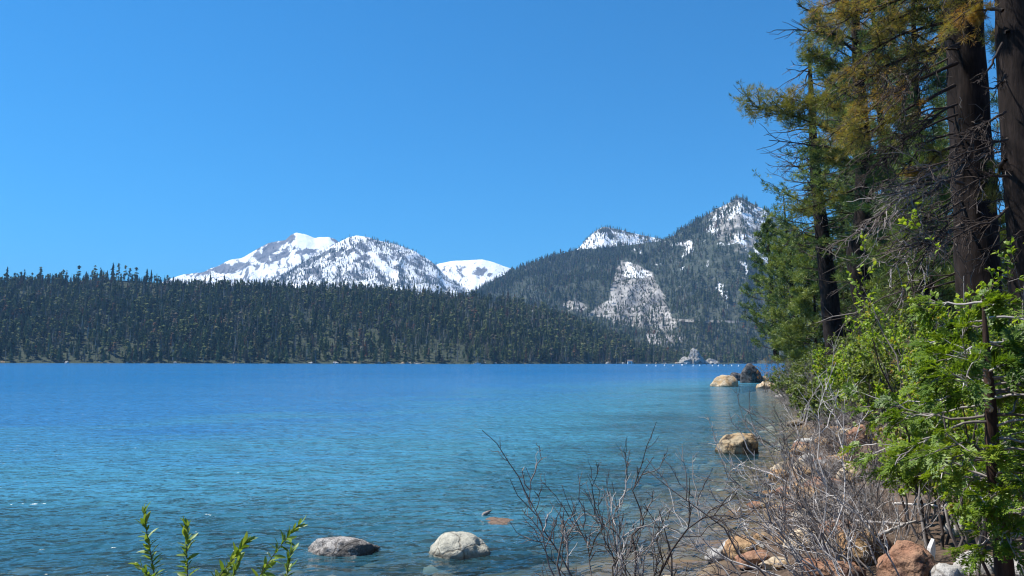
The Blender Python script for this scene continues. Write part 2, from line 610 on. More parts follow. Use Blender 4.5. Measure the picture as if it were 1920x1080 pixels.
SCAR2 = [(1110, 588), (1262, 596), (1290, 640), (1275, 662), (1225, 650), (1190, 612), (1150, 604)]
rockB[in_poly(px, py, SCAR)] = 1.0
rockB[in_poly(px, py, SCAR2)] = 0.72
rockB[in_poly(px, py, [(1060, 560), (1100, 572), (1090, 588), (1060, 580)])] = 0.8
rockB[in_poly(px, py, [(1330, 395), (1385, 372), (1475, 405), (1440, 470), (1340, 450)])] = 0.6
hillB.masks["snow"], hillB.masks["rock"] = snowB, rockB
hillB.build(MAT_MOUNT, "steep forested mountain with a pale granite slide and snow streaks", 5)

hillE = Hill("peak", [(1040, 490), (1085, 466), (1100, 448), (1118, 432), (1132, 425), (1160, 430), (1190, 438), (1230, 446), (1270, 452), (1330, 470)],
             [(1040, 2900), (1330, 2900)], [(1040, 3500), (1330, 3500)], 1040, 1330, 130, 60, foot_z=120, shape=1.0, rough=0.06, seed=41, gully=0.05, gully_n=9)
px, py = hillE.px, hillE.py
hillE.masks["snow"] = np.where(py > np.interp(px, [1085, 1110, 1140, 1200, 1280], [460, 440, 432, 442, 456]), 0.62, 0.25)
hillE.masks["rock"] = np.where(px < 1125, 0.9, 0.4)
hillE.build(MAT_MOUNT, "small snow-streaked granite peak rising behind the forested ridge")

hillC = Hill("snow_mountain", [(280, 540), (320, 522), (345, 514), (375, 511), (392, 505), (410, 498), (430, 488), (452, 485), (466, 476), (483, 466), (503, 456), (520, 452),
                               (535, 450), (545, 441), (556, 436.5), (575, 440), (590, 446), (600, 443.5), (618, 444.5), (628, 447), (640, 456), (700, 480), (760, 500)],
             [(280, 4600), (760, 4600)], [(280, 6200), (760, 6200)], 280, 760, 240, 90, foot_z=150, shape=1.05, rough=0.05, seed=53, gully=0.075, gully_n=11, edge=0.2)
px, py = hillC.px, hillC.py
snowC = np.full(px.shape, 0.60)
for poly in ([(470, 482), (482, 472), (509, 453), (537, 447), (524, 466), (502, 490), (487, 492)], [(395, 506), (412, 497), (440, 496), (465, 488), (470, 497), (440, 512), (412, 513)],
             [(538, 446), (551, 436), (556, 452), (540, 458)], [(500, 492), (538, 468), (546, 478), (520, 492)], [(555, 470), (600, 464), (585, 478), (545, 492)]):
    snowC[in_poly(px, py, poly)] = 0.22
snowC[in_poly(px, py, [(335, 512), (350, 512), (378, 508), (400, 503), (396, 512), (360, 519)])] = 0.4
snowC[in_poly(px, py, [(540, 480), (640, 462), (640, 520), (470, 530), (480, 505)])] = 0.66
snowC[in_poly(px, py, [(554, 434), (590, 438), (628, 444), (620, 458), (590, 466), (560, 462)])] = 1.4
snowC[in_poly(px, py, [(612, 441), (634, 444), (640, 456), (622, 452)])] = 0.2
hillC.masks["snow"], hillC.masks["rock"] = snowC, np.full(px.shape, 0.6)
hillC.build(MAT_SNOWY, "high rocky mountain with snowfields and a white summit")

hillC2 = Hill("snow_mountain", [(430, 545), (480, 536), (540, 508), (590, 478), (620, 462), (636, 453), (652, 445), (668, 441), (690, 444.5), (715, 452), (745, 459), (775, 470),
                                (800, 484), (818, 498), (832, 514), (850, 527), (870, 540), (910, 556)],
              [(430, 3100), (910, 3100)], [(430, 4300), (910, 4300)], 430, 910, 260, 90, foot_z=120, shape=1.0, rough=0.05, seed=67, gully=0.085, gully_n=10, edge=0.14)
px, py = hillC2.px, hillC2.py
snow_shadeC2 = np.full(px.shape, 0.59)
snow_shadeC2[in_poly(px, py, [(668, 460), (690, 470), (720, 500), (760, 530), (700, 535), (670, 500)])] = 0.5  # shadowed band right of the ridge, put into the colour as thinner snow
snow_shadeC2[in_poly(px, py, [(470, 532), (500, 520), (560, 490), (640, 458), (600, 484), (560, 505), (520, 530)])] = 0.42  # shading band up the left flank, also coloured in by thinning the snow
snow_shadeC2[in_poly(px, py, [(645, 452), (690, 460), (720, 478), (700, 482), (660, 470)])] = 0.45
snow_shadeC2[in_poly(px, py, [(655, 441), (668, 439), (688, 448), (684, 456), (672, 450)])] = 1.1
snow_shadeC2[in_poly(px, py, [(690, 470), (712, 480), (750, 520), (740, 530), (715, 515)])] = 0.9
hillC2.masks["snow"], hillC2.masks["rock"] = snow_shadeC2, np.full(px.shape, 0.3)
hillC2.build(MAT_SNOWY, "rounded snow-covered mountain dotted with bare trees in front of the high summit")

hillD = Hill("snow_dome", [(760, 520), (800, 505), (822, 494), (845, 489.5), (870, 487.5), (905, 486.5), (925, 491), (945, 499), (975, 508), (1040, 530)],
             [(760, 4400), (1040, 4400)], [(760, 5600), (1040, 5600)], 760, 1040, 110, 60, foot_z=150, shape=1.0, rough=0.05, seed=71, gully=0.05, gully_n=7, edge=0.2)
px, py = hillD.px, hillD.py
snowD = np.full(px.shape, 0.80)
snowD[in_poly(px, py, [(828, 497), (870, 499), (915, 502), (925, 516), (870, 518), (835, 512)])] = 0.56
hillD.masks["snow"], hillD.masks["rock"] = snowD, np.full(px.shape, 0.5)
hillD.build(MAT_SNOWY, "smooth white snow dome in the gap between the mountains")


# ------------------------------------------------------------------ far conifers
def mat_far(name, stops, trans=0.25):
    k = NT(name)
    r = k.n("ShaderNodeObjectInfo").outputs["Random"]
    col = k.ramp(r, stops)
    n = k.noise(k.geo(), 0.6, 2.0)
    col = k.mix(k.range(n, 0.35, 0.65, 0.0, 0.6), col, k.mix(1.0, col, (0.5, 0.55, 0.5), 'MULTIPLY'))
    d = k.n("ShaderNodeBsdfDiffuse", {"Color": col}).outputs[0]
    t = k.n("ShaderNodeBsdfTranslucent", {"Color": col}).outputs[0]
    return k.done(k.n("ShaderNodeMixShader", {0: trans, 1: d, 2: t}).outputs[0])


MAT_FAR = mat_far("far_needles", [(0.0, (0.034, 0.056, 0.03)), (0.25, (0.075, 0.105, 0.044)), (0.5, (0.14, 0.165, 0.062)), (0.75, (0.21, 0.225, 0.095)),
                                  (0.9, (0.17, 0.155, 0.10)), (0.96, (0.20, 0.16, 0.12)), (0.99, (0.24, 0.11, 0.05))])
k = NT("far_trunk")
k.done(k.principled(k.ramp(k.n("ShaderNodeObjectInfo").outputs["Random"], [(0, (0.10, 0.085, 0.075)), (0.6, (0.22, 0.20, 0.18)), (1, (0.40, 0.37, 0.34))]), 0.9, 0.1))
MAT_FARTRUNK = k.m


def far_conifer(seed, dead=False, wide=0.16, layers=8):
    """unit-height conifer; tiers of ragged drooping boughs round a trunk"""
    r = np.random.default_rng(seed)
    b = Buf()
    n = 5
    a = np.arange(n) * 2 * np.pi / n
    ring = lambda rad, z: np.stack([rad * np.cos(a), rad * np.sin(a), np.full(n, z)], -1)
    V = np.vstack([ring(0.034 if dead else 0.016, 0), [[0, 0, 0.97]]])
    b.add(V, [(i, (i + 1) % n, n) for i in range(n)], 0.3, 1)
    if dead:
        for i in range(26):
            z = r.uniform(0.25, 0.95)
            th = r.uniform(0, 6.283)
            L = 0.17 * (1.1 - z) * r.uniform(0.5, 1.2)
            d = np.array([math.cos(th), math.sin(th), r.uniform(-0.3, 0.3)])
            b.add([[0, 0, z], [0, 0, z + 0.022], np.array([0, 0, z]) + d * L], [(0, 1, 2)], 0.4, 1)
        return b
    z0 = r.uniform(0.08, 0.22)
    if layers == 0:                                           # open pine: clumps of boughs up a visible trunk
        for i in range(15):
            z = r.uniform(0.32, 0.95)
            th = r.uniform(0, 6.283)
            rad = wide * (1.15 - z) * r.uniform(0.1, 0.9)
            c = np.array([rad * math.cos(th), rad * math.sin(th), z])
            m = 7
            ph = np.arange(m) * 2 * np.pi / m + r.uniform(0, 6)
            rr_ = wide * r.uniform(0.28, 0.5) * np.where(np.arange(m) % 2 == 0, 1.1, 0.65)
            V = np.stack([rr_ * np.cos(ph), rr_ * np.sin(ph), -0.02 + r.normal(0, 0.012, m)], -1) + c
            V = np.vstack([V, [c + [0, 0, r.uniform(0.035, 0.075)], c - [0, 0, 0.03]]])
            b.add(V, [(j, (j + 1) % m, m) for j in range(m)] + [((j + 1) % m, j, m + 1) for j in range(m)], 0.5, 0)
        return b
    for i in range(layers):
        t = (i + r.uniform(-0.2, 0.2)) / layers
        t = max(0, t)
        z = z0 + (1 - z0) * t ** 0.95
        R = wide * (1 - t) ** 0.75 * r.uniform(0.75, 1.2) + 0.012
        hgt = (1 - z0) / layers * 1.45
        m = 14
        th = np.arange(m) * 2 * np.pi / m + r.uniform(0, 6)
        rad = R * np.where(np.arange(m) % 2 == 0, 1.0, 0.45) * r.uniform(0.6, 1.25, m)
        off = r.normal(0, 0.012, 2)
        V = np.stack([rad * np.cos(th) + off[0], rad * np.sin(th) + off[1], z - 0.25 * rad + r.normal(0, 0.012, m)], -1)
        V = np.vstack([V, [[off[0] * 0.3, off[1] * 0.3, min(1.0, z + hgt)]]])
        b.add(V, [(j, (j + 1) % m, m) for j in range(m)], 0.5, 0)
    return b


protos = bpy.data.collections.new("far_conifer_kinds")
proto_meshes = []
specs = [(1, False, 0.17, 10), (2, False, 0.14, 11), (3, False, 0.20, 9), (4, False, 0.12, 11), (5, False, 0.16, 10), (6, False, 0.22, 9), (11, False, 0.20, 0), (12, False, 0.26, 0), (13, False, 0.17, 0), (14, False, 0.22, 0), (7, True, 0, 8), (8, True, 0, 8)]
for q, (sd, dead, wd, ly) in enumerate(specs):
    me = far_conifer(sd, dead, wd, ly).mesh("far_conifer", [MAT_FAR, MAT_FARTRUNK])
    po = bpy.data.objects.new("kind_%02d" % q, me)
    protos.objects.link(po)
    proto_meshes.append(me)

ng = bpy.data.node_groups.new("scatter_conifers", 'GeometryNodeTree')
ng.interface.new_socket("Geometry", in_out='INPUT', socket_type='NodeSocketGeometry')
ng.interface.new_socket("Geometry", in_out='OUTPUT', socket_type='NodeSocketGeometry')
gi = ng.nodes.new("NodeGroupInput")
go = ng.nodes.new("NodeGroupOutput")
iop = ng.nodes.new("GeometryNodeInstanceOnPoints")
ci = ng.nodes.new("GeometryNodeCollectionInfo")
ci.inputs["Collection"].default_value = protos
ci.inputs["Separate Children"].default_value = True
ci.inputs["Reset Children"].default_value = True
iop.inputs["Pick Instance"].default_value = True


def named(nm, typ):
    n = ng.nodes.new("GeometryNodeInputNamedAttribute")
    n.data_type = typ
    n.inputs["Name"].default_value = nm
    return n.outputs["Attribute"]


cmb = ng.nodes.new("ShaderNodeCombineXYZ")
ng.links.new(named("rot", 'FLOAT'), cmb.inputs[2])
ng.links.new(gi.outputs[0], iop.inputs["Points"])
ng.links.new(ci.outputs[0], iop.inputs["Instance"])
ng.links.new(named("idx", 'INT'), iop.inputs["Instance Index"])
ng.links.new(cmb.outputs[0], iop.inputs["Rotation"])
ng.links.new(named("scl", 'FLOAT_VECTOR'), iop.inputs["Scale"])
ng.links.new(iop.outputs[0], go.inputs[0])


def forest(name, P, H, idx, rng, label, fat=1.0):
    me = bpy.data.meshes.new(name)
    me.vertices.add(len(P))
    me.vertices.foreach_set("co", P.astype(np.float32).ravel())
    a = me.attributes.new("idx", 'INT', 'POINT')
    a.data.foreach_set("value", idx.astype(np.int32))
    a = me.attributes.new("rot", 'FLOAT', 'POINT')
    a.data.foreach_set("value", rng.uniform(0, 6.28, len(P)).astype(np.float32))
    a = me.attributes.new("scl", 'FLOAT_VECTOR', 'POINT')
    w = H * fat * rng.uniform(0.8, 1.3, len(P))
    a.data.foreach_set("vector", np.stack([w, w, H], -1).astype(np.float32).ravel())
    o = link(name, me)
    m = o.modifiers.new("scatter", 'NODES')
    m.node_group = ng
    tag(o, label, kind="stuff")
    return o


def kinds(n, rng, dead=0.1):
    return np.where(rng.random(n) < dead, rng.integers(10, 12, n), rng.integers(0, 10, n))


def clump(h, seed, scale=0.008):
    return 0.55 + np.clip(fbm(h.G * scale, 3, seed) + 0.5, 0, 1.2)


rg = np.random.default_rng(99)
dA = clump(hillA, 5) * np.where(rockA > 0.6, 0.25, 1.0)
P = hillA.sample(20000, dA, rg)
P = P[P[:, 2] > 1.0]
H = (9 + 15 * rg.random(len(P)) ** 1.6) * (0.75 + 0.5 * (vnoise(P * 0.01, 8) * 0.5 + 0.5))
H = H * np.interp(P[:, 2], [70, 120], [1.0, 0.82])
forest("forest", P, H, kinds(len(P), rg, 0.27), rg, "dense dark conifer forest covering the low hill across the lake")

snB = hillB.masks["snow"]
dB = clump(hillB, 6, 0.006) * np.interp(snB, [-0.2, 0.2, 0.45, 0.8], [1.0, 0.8, 0.55, 0.25]) * soft(np.where(rockB > 0.9, 0.16, np.where(rockB > 0.65, 0.42, 1.0)), 3)
P = hillB.sample(36000, dB, rg)
P = P[P[:, 2] > 1.0]
H = 8 + 14 * rg.random(len(P)) ** 1.5
Ps = hillB.sample(2000, soft(np.where(rockB > 0.65, 1.0, 0.03), 2), rg)
Ps = Ps[Ps[:, 2] > 1.0]
forest("scrub", Ps, rg.uniform(3, 7.5, len(Ps)), rg.integers(0, 6, len(Ps)), rg, "low scrub and young trees dotted over the granite slide", 1.6)
forest("forest", P, H, kinds(len(P), rg, 0.08), rg, "blue-green conifer forest on the steep mountain beyond the bay", 0.95)
P = hillE.sample(2600, clump(hillE, 7) * np.where(hillE.masks["snow"] > 0.5, 0.6, 1.3), rg)
forest("forest", P, rg.uniform(11, 20, len(P)), kinds(len(P), rg, 0.1), rg, "thin conifers on the small snow-streaked peak", 0.9)
P = hillC2.sample(11000, clump(hillC2, 9, 0.004) * np.where(hillC2.masks["snow"] > 0.8, 0.15, 1.0), rg)
forest("forest", P, rg.uniform(9, 23, len(P)), kinds(len(P), rg, 0.35), rg, "sparse grey trees standing in snow on the rounded mountain", 0.8)
P = hillC.sample(2600, clump(hillC, 10, 0.004) * np.where(hillC.py > 462, 1.0, 0.05) * np.where(snowC > 1, 0.05, 1), rg)
forest("forest", P, rg.uniform(9, 18, len(P)), kinds(len(P), rg, 0.3), rg, "scattered small trees on the snowy flank of the high mountain", 0.8)
P = hillD.sample(320, clump(hillD, 12, 0.004), rg)
forest("forest", P, rg.uniform(8, 14, len(P)), kinds(len(P), rg, 0.1), rg, "few dark trees on the white snow dome", 0.9)

# the trees of the far shore that show largest: individuals along the waterline and on the ridge
rg2 = np.random.default_rng(4)
lab = {"shore": ("dark green conifer standing at the waterline of the far shore", "conifers along the far waterline"),
       "ridge": ("conifer standing out against the sky or snow on the low hill's crest", "conifers on the crest of the low hill")}
Ps = hillA.sample(150, np.ones_like(rockA), rg2, vmax=0.07, vmin=0.015)
Pr = hillA.sample(118, np.where(hillA.px < 330, 2.2, 0.8), rg2, vmax=1.0, vmin=0.95)
extra = []
for qx, hh in [(12, 26), (45, 22), (75, 24), (118, 21), (147, 24), (172, 17), (177, 26), (188, 20), (211, 27), (221, 26), (234, 24), (243, 20), (255, 22), (275, 21), (283, 20), (293, 16), (124, 20), (97, 14), (420, 21), (394, 22), (384, 18)]:
    Yq = np.interp(qx, [0, 900], [1240, 1350])
    c = at(qx, np.interp(qx, [0, 100, 200, 300, 420, 560], [533, 530, 525, 531, 540, 547]), Yq)
    extra.append((c, hh * 1.15))
lst = [(p, rg2.uniform(11, 24), "shore") for p in Ps] + [(p, rg2.uniform(9, 17), "ridge") for p in Pr] + [(c, hh, "ridge") for c, hh in extra]
for p, hh, kk in lst:
    o = link("conifer", proto_meshes[int(rg2.integers(0, 10))], loc=(p[0], p[1], max(p[2], 0.5) - 0.3))
    w = hh * rg2.uniform(0.8, 1.15)
    o.scale = (w, w, hh)
    o.rotation_euler = (0, 0, rg2.uniform(0, 6.28))
    tag(o, lab[kk][0], "tree", lab[kk][1])

# ------------------------------------------------------------------ air
HAZE_DENSITY = 8.0e-5
hb = [(-9500, -3500, -60), (9500, 9500, 1150)]
(x0, y0, z0), (x1, y1, z1) = hb
hv = [(x, y, z) for x in (x0, x1) for y in (y0, y1) for z in (z0, z1)]
hf = [(0, 1, 3, 2), (4, 6, 7, 5), (0, 4, 5, 1), (2, 3, 7, 6), (0, 2, 6, 4), (1, 5, 7, 3)]
k = NT("thin_blue_air")
vol = k.n("ShaderNodeVolumePrincipled", {"Color": (0.28, 0.56, 1.0, 1), "Density": HAZE_DENSITY})
k.t.links.new(vol.outputs[0], k.out.inputs["Volume"])
oh = link("haze", make_mesh("haze", np.array(hv, float), np.array(hf), k.m))
tag(oh, "thin blue haze filling the air over the lake", kind="stuff")

# ================================================================== NEAR SHORE
# ------------------------------------------------------------------ curve and leaf helpers (all vectorised)
def unit(v):
    return v / (np.linalg.norm(v, axis=-1, keepdims=True) + 1e-9)


def curves(S, D, L, k, bend=None, jit=0.0, rng=RNG):
    """N polylines of k points from S along D (unit) with length L; bend is added with t squared"""
    S, D = np.atleast_2d(S), np.atleast_2d(D)
    L = np.broadcast_to(np.asarray(L, float), (len(S),))
    t = np.linspace(0, 1, k)[None, :, None]
    P = S[:, None, :] + D[:, None, :] * (L[:, None, None] * t)
    if bend is not None:
        P = P + np.atleast_2d(bend)[:, None, :] * (L[:, None, None] * t * t)
    if jit:
        w = np.cumsum(rng.normal(0, 1, (len(S), k, 3)), 1)
        w = w - w[:, :1]
        P = P + w * (jit * L[:, None, None] / math.sqrt(k))
    return P


def along(P, i, t):
    """points and tangents on polylines P[i] at parameter t"""
    k = P.shape[1]
    f = np.clip(t, 0, 0.9999) * (k - 1)
    j = f.astype(int)
    a = (f - j)[:, None]
    A, B = P[i, j], P[i, j + 1]
    return A * (1 - a) + B * a, unit(B - A)


def tubes(buf, P, R, sides=4, a=0.5, m=0):
    """tubes round N polylines P (N,k,3) with radii R (N,k)"""
    P = np.asarray(P, float)
    N, k = P.shape[:2]
    R = np.broadcast_to(np.asarray(R, float), (N, k))
    T = unit(np.gradient(P, axis=1))
    ref = np.where(np.abs(T[:, :1, 2:3]) > 0.8, np.array([1.0, 0.1, 0])[None, None, :], np.array([0, 0.05, 1.0])[None, None, :])
    U = unit(np.cross(T, np.broadcast_to(ref, T.shape)))
    W = np.cross(T, U)
    th = np.arange(sides) * 2 * np.pi / sides
    ring = P[:, :, None, :] + R[:, :, None, None] * (np.cos(th)[None, None, :, None] * U[:, :, None, :] + np.sin(th)[None, None, :, None] * W[:, :, None, :])
    V = ring.reshape(-1, 3)
    n_, k_, s_ = np.meshgrid(np.arange(N), np.arange(k - 1), np.arange(sides), indexing='ij')
    s2 = (s_ + 1) % sides
    b0 = (n_ * k + k_) * sides
    b1 = b0 + sides
    q = np.stack([b0 + s_, b0 + s2, b1 + s2, b1 + s_], -1).reshape(-1, 4)
    Tr = np.concatenate([q[:, [0, 1, 2]], q[:, [0, 2, 3]]])
    aa = np.broadcast_to(np.asarray(a, float).reshape(-1, 1, 1) if np.ndim(a) else a, (N, k, sides)).reshape(-1)
    buf.add(V, Tr, aa, m)


def taper(r0, r1, k, N=1, p=1.0):
    t = np.linspace(0, 1, k)[None, :] ** p
    return np.asarray(r0).reshape(-1, 1) * (1 - t) + np.asarray(r1).reshape(-1, 1) * t


def tilt(D, ang, rng):
    """rotate each direction by ang away in a random azimuth"""
    D = np.atleast_2d(D)
    r = rng.normal(0, 1, D.shape)
    r = unit(r - (r * D).sum(-1, keepdims=True) * D)
    ang = np.asarray(ang).reshape(-1, 1)
    return unit(D * np.cos(ang) + r * np.sin(ang))


def tufts(buf, C, D, size, width, blades, rng, spread=0.9, tint=0.5, tvar=0.15):
    """needle tufts: blades of one triangle each, fanned round D"""
    N = len(C)
    if N == 0:
        return
    d = unit(np.repeat(D, blades, 0) * 1.0 + rng.normal(0, 1, (N * blades, 3)) * spread)
    c = np.repeat(C, blades, 0)
    L = np.repeat(np.broadcast_to(size, (N,)), blades) * rng.uniform(0.65, 1.15, N * blades)
    s = unit(np.cross(d, rng.normal(0, 1, d.shape)))
    w = width * rng.uniform(0.7, 1.3, N * blades)
    st = c + d * (L * 0.08)[:, None]
    mid = st + d * (L * 0.55)[:, None]
    V = np.stack([st - s * (w * 0.3)[:, None], mid + s * w[:, None] * 0.6, st + d * L[:, None]], 1).reshape(-1, 3)
    T = np.arange(len(V)).reshape(-1, 3)
    tt = np.repeat(np.clip(np.broadcast_to(tint, (N,)) + rng.normal(0, tvar, N), 0, 1), blades * 3)
    buf.add(V, T, tt)


def leaves(buf, C, D, Nn, L, W, rng, tint=0.5, tvar=0.2, fold=0.25):
    """folded diamond leaves with a drawn-out tip, four triangles each"""
    N = len(C)
    D = unit(D)
    s = unit(np.cross(D, Nn))
    n = np.cross(s, D)
    L = np.broadcast_to(L, (N,))[:, None]
    W = np.broadcast_to(W, (N,))[:, None]
    V = np.stack([C, C + D * L * 0.35 + s * W * 0.5 + n * W * fold, C + D * L * 0.75 + s * W * 0.33 + n * W * fold * 0.4, C + D * L - n * L * 0.12,
                  C + D * L * 0.75 - s * W * 0.33 + n * W * fold * 0.4, C + D * L * 0.35 - s * W * 0.5 + n * W * fold], 1).reshape(-1, 3)
    b = np.arange(N)[:, None] * 6
    T = np.concatenate([b + np.array(q) for q in [(0, 1, 5), (1, 2, 5), (2, 4, 5), (2, 3, 4)]])
    buf.add(V, T, np.repeat(np.clip(tint + rng.normal(0, tvar, N), 0, 1), 6))


# ------------------------------------------------------------------ near materials
MAT_BARK = mat_bark("pine_bark", (0.010, 0.008, 0.0075), (0.036, 0.027, 0.024), 9.0, 0.16, 0.9)
MAT_BARK_RED = mat_bark("cedar_bark", (0.022, 0.014, 0.011), (0.095, 0.060, 0.045), 14.0, 0.12, 0.8)
MAT_LIMB = mat_twig("dead_limb", [(0.0, (0.03, 0.022, 0.018)), (0.5, (0.085, 0.066, 0.055)), (0.8, (0.24, 0.205, 0.185)), (1.0, (0.46, 0.42, 0.39))])
MAT_TWIG = mat_twig("bare_twig", [(0.0, (0.045, 0.032, 0.028)), (0.4, (0.17, 0.145, 0.13)), (0.75, (0.38, 0.345, 0.32)), (1.0, (0.62, 0.585, 0.55))])
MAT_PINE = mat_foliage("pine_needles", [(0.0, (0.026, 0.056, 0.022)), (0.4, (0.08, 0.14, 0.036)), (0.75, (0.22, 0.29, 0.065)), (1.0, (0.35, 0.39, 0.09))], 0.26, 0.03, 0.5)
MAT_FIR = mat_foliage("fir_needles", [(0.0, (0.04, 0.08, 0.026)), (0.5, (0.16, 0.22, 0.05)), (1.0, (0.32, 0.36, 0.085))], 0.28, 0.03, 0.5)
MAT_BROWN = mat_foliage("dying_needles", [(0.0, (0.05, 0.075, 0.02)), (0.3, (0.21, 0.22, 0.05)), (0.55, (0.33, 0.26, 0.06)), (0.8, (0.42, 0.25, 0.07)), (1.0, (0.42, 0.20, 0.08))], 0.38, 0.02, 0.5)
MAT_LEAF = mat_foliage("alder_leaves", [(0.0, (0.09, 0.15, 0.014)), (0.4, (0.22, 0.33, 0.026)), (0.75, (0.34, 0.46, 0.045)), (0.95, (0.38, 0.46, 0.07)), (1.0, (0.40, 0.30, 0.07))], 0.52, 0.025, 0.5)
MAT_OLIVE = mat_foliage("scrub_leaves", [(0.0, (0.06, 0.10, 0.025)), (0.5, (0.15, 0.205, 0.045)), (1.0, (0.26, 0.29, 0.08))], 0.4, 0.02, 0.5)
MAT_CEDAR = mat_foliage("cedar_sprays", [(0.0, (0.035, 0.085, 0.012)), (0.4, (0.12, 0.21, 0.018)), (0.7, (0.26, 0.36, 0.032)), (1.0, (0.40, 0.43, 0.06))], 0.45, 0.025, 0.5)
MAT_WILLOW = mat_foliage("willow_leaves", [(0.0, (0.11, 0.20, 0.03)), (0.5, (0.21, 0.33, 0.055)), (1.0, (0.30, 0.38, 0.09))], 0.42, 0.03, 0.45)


# ------------------------------------------------------------------ tall pines and firs
def trunk_mesh(buf, path, radii, sides=20, rough=0.07, seed=0, a=0.4, rings=90):
    path = np.asarray(path, float)
    seg = np.r_[0, np.cumsum(np.linalg.norm(np.diff(path, axis=0), axis=1))]
    s = np.linspace(0, seg[-1], rings)
    P = np.stack([np.interp(s, seg, path[:, c]) for c in range(3)], -1)
    for _ in range(4):
        P[1:-1] = 0.5 * P[1:-1] + 0.25 * (P[:-2] + P[2:])
    R = np.interp(s, seg, radii)
    th = np.arange(sides) * 2 * np.pi / sides
    q = xyz(np.cos(th)[None, :] * 3.2, np.sin(th)[None, :] * 3.2, (s * 0.55)[:, None])
    rr = R[:, None] * (1 + rough * (1.0 - 2 * np.abs(vnoise(q * 1.6, seed))) + rough * 0.6 * fbm(q, 3, seed + 3))
    V = P[:, None, :] + np.stack([rr * np.cos(th), rr * np.sin(th), 0 * rr], -1)
    i = np.arange(rings - 1)[:, None] * sides + np.arange(sides)[None, :]
    i2 = np.arange(rings - 1)[:, None] * sides + (np.arange(sides)[None, :] + 1) % sides
    T = np.concatenate([np.stack([i, i2, i2 + sides], -1).reshape(-1, 3), np.stack([i, i2 + sides, i + sides], -1).reshape(-1, 3)])
    buf.add(V.reshape(-1, 3), T, a, 0)
    return P, s


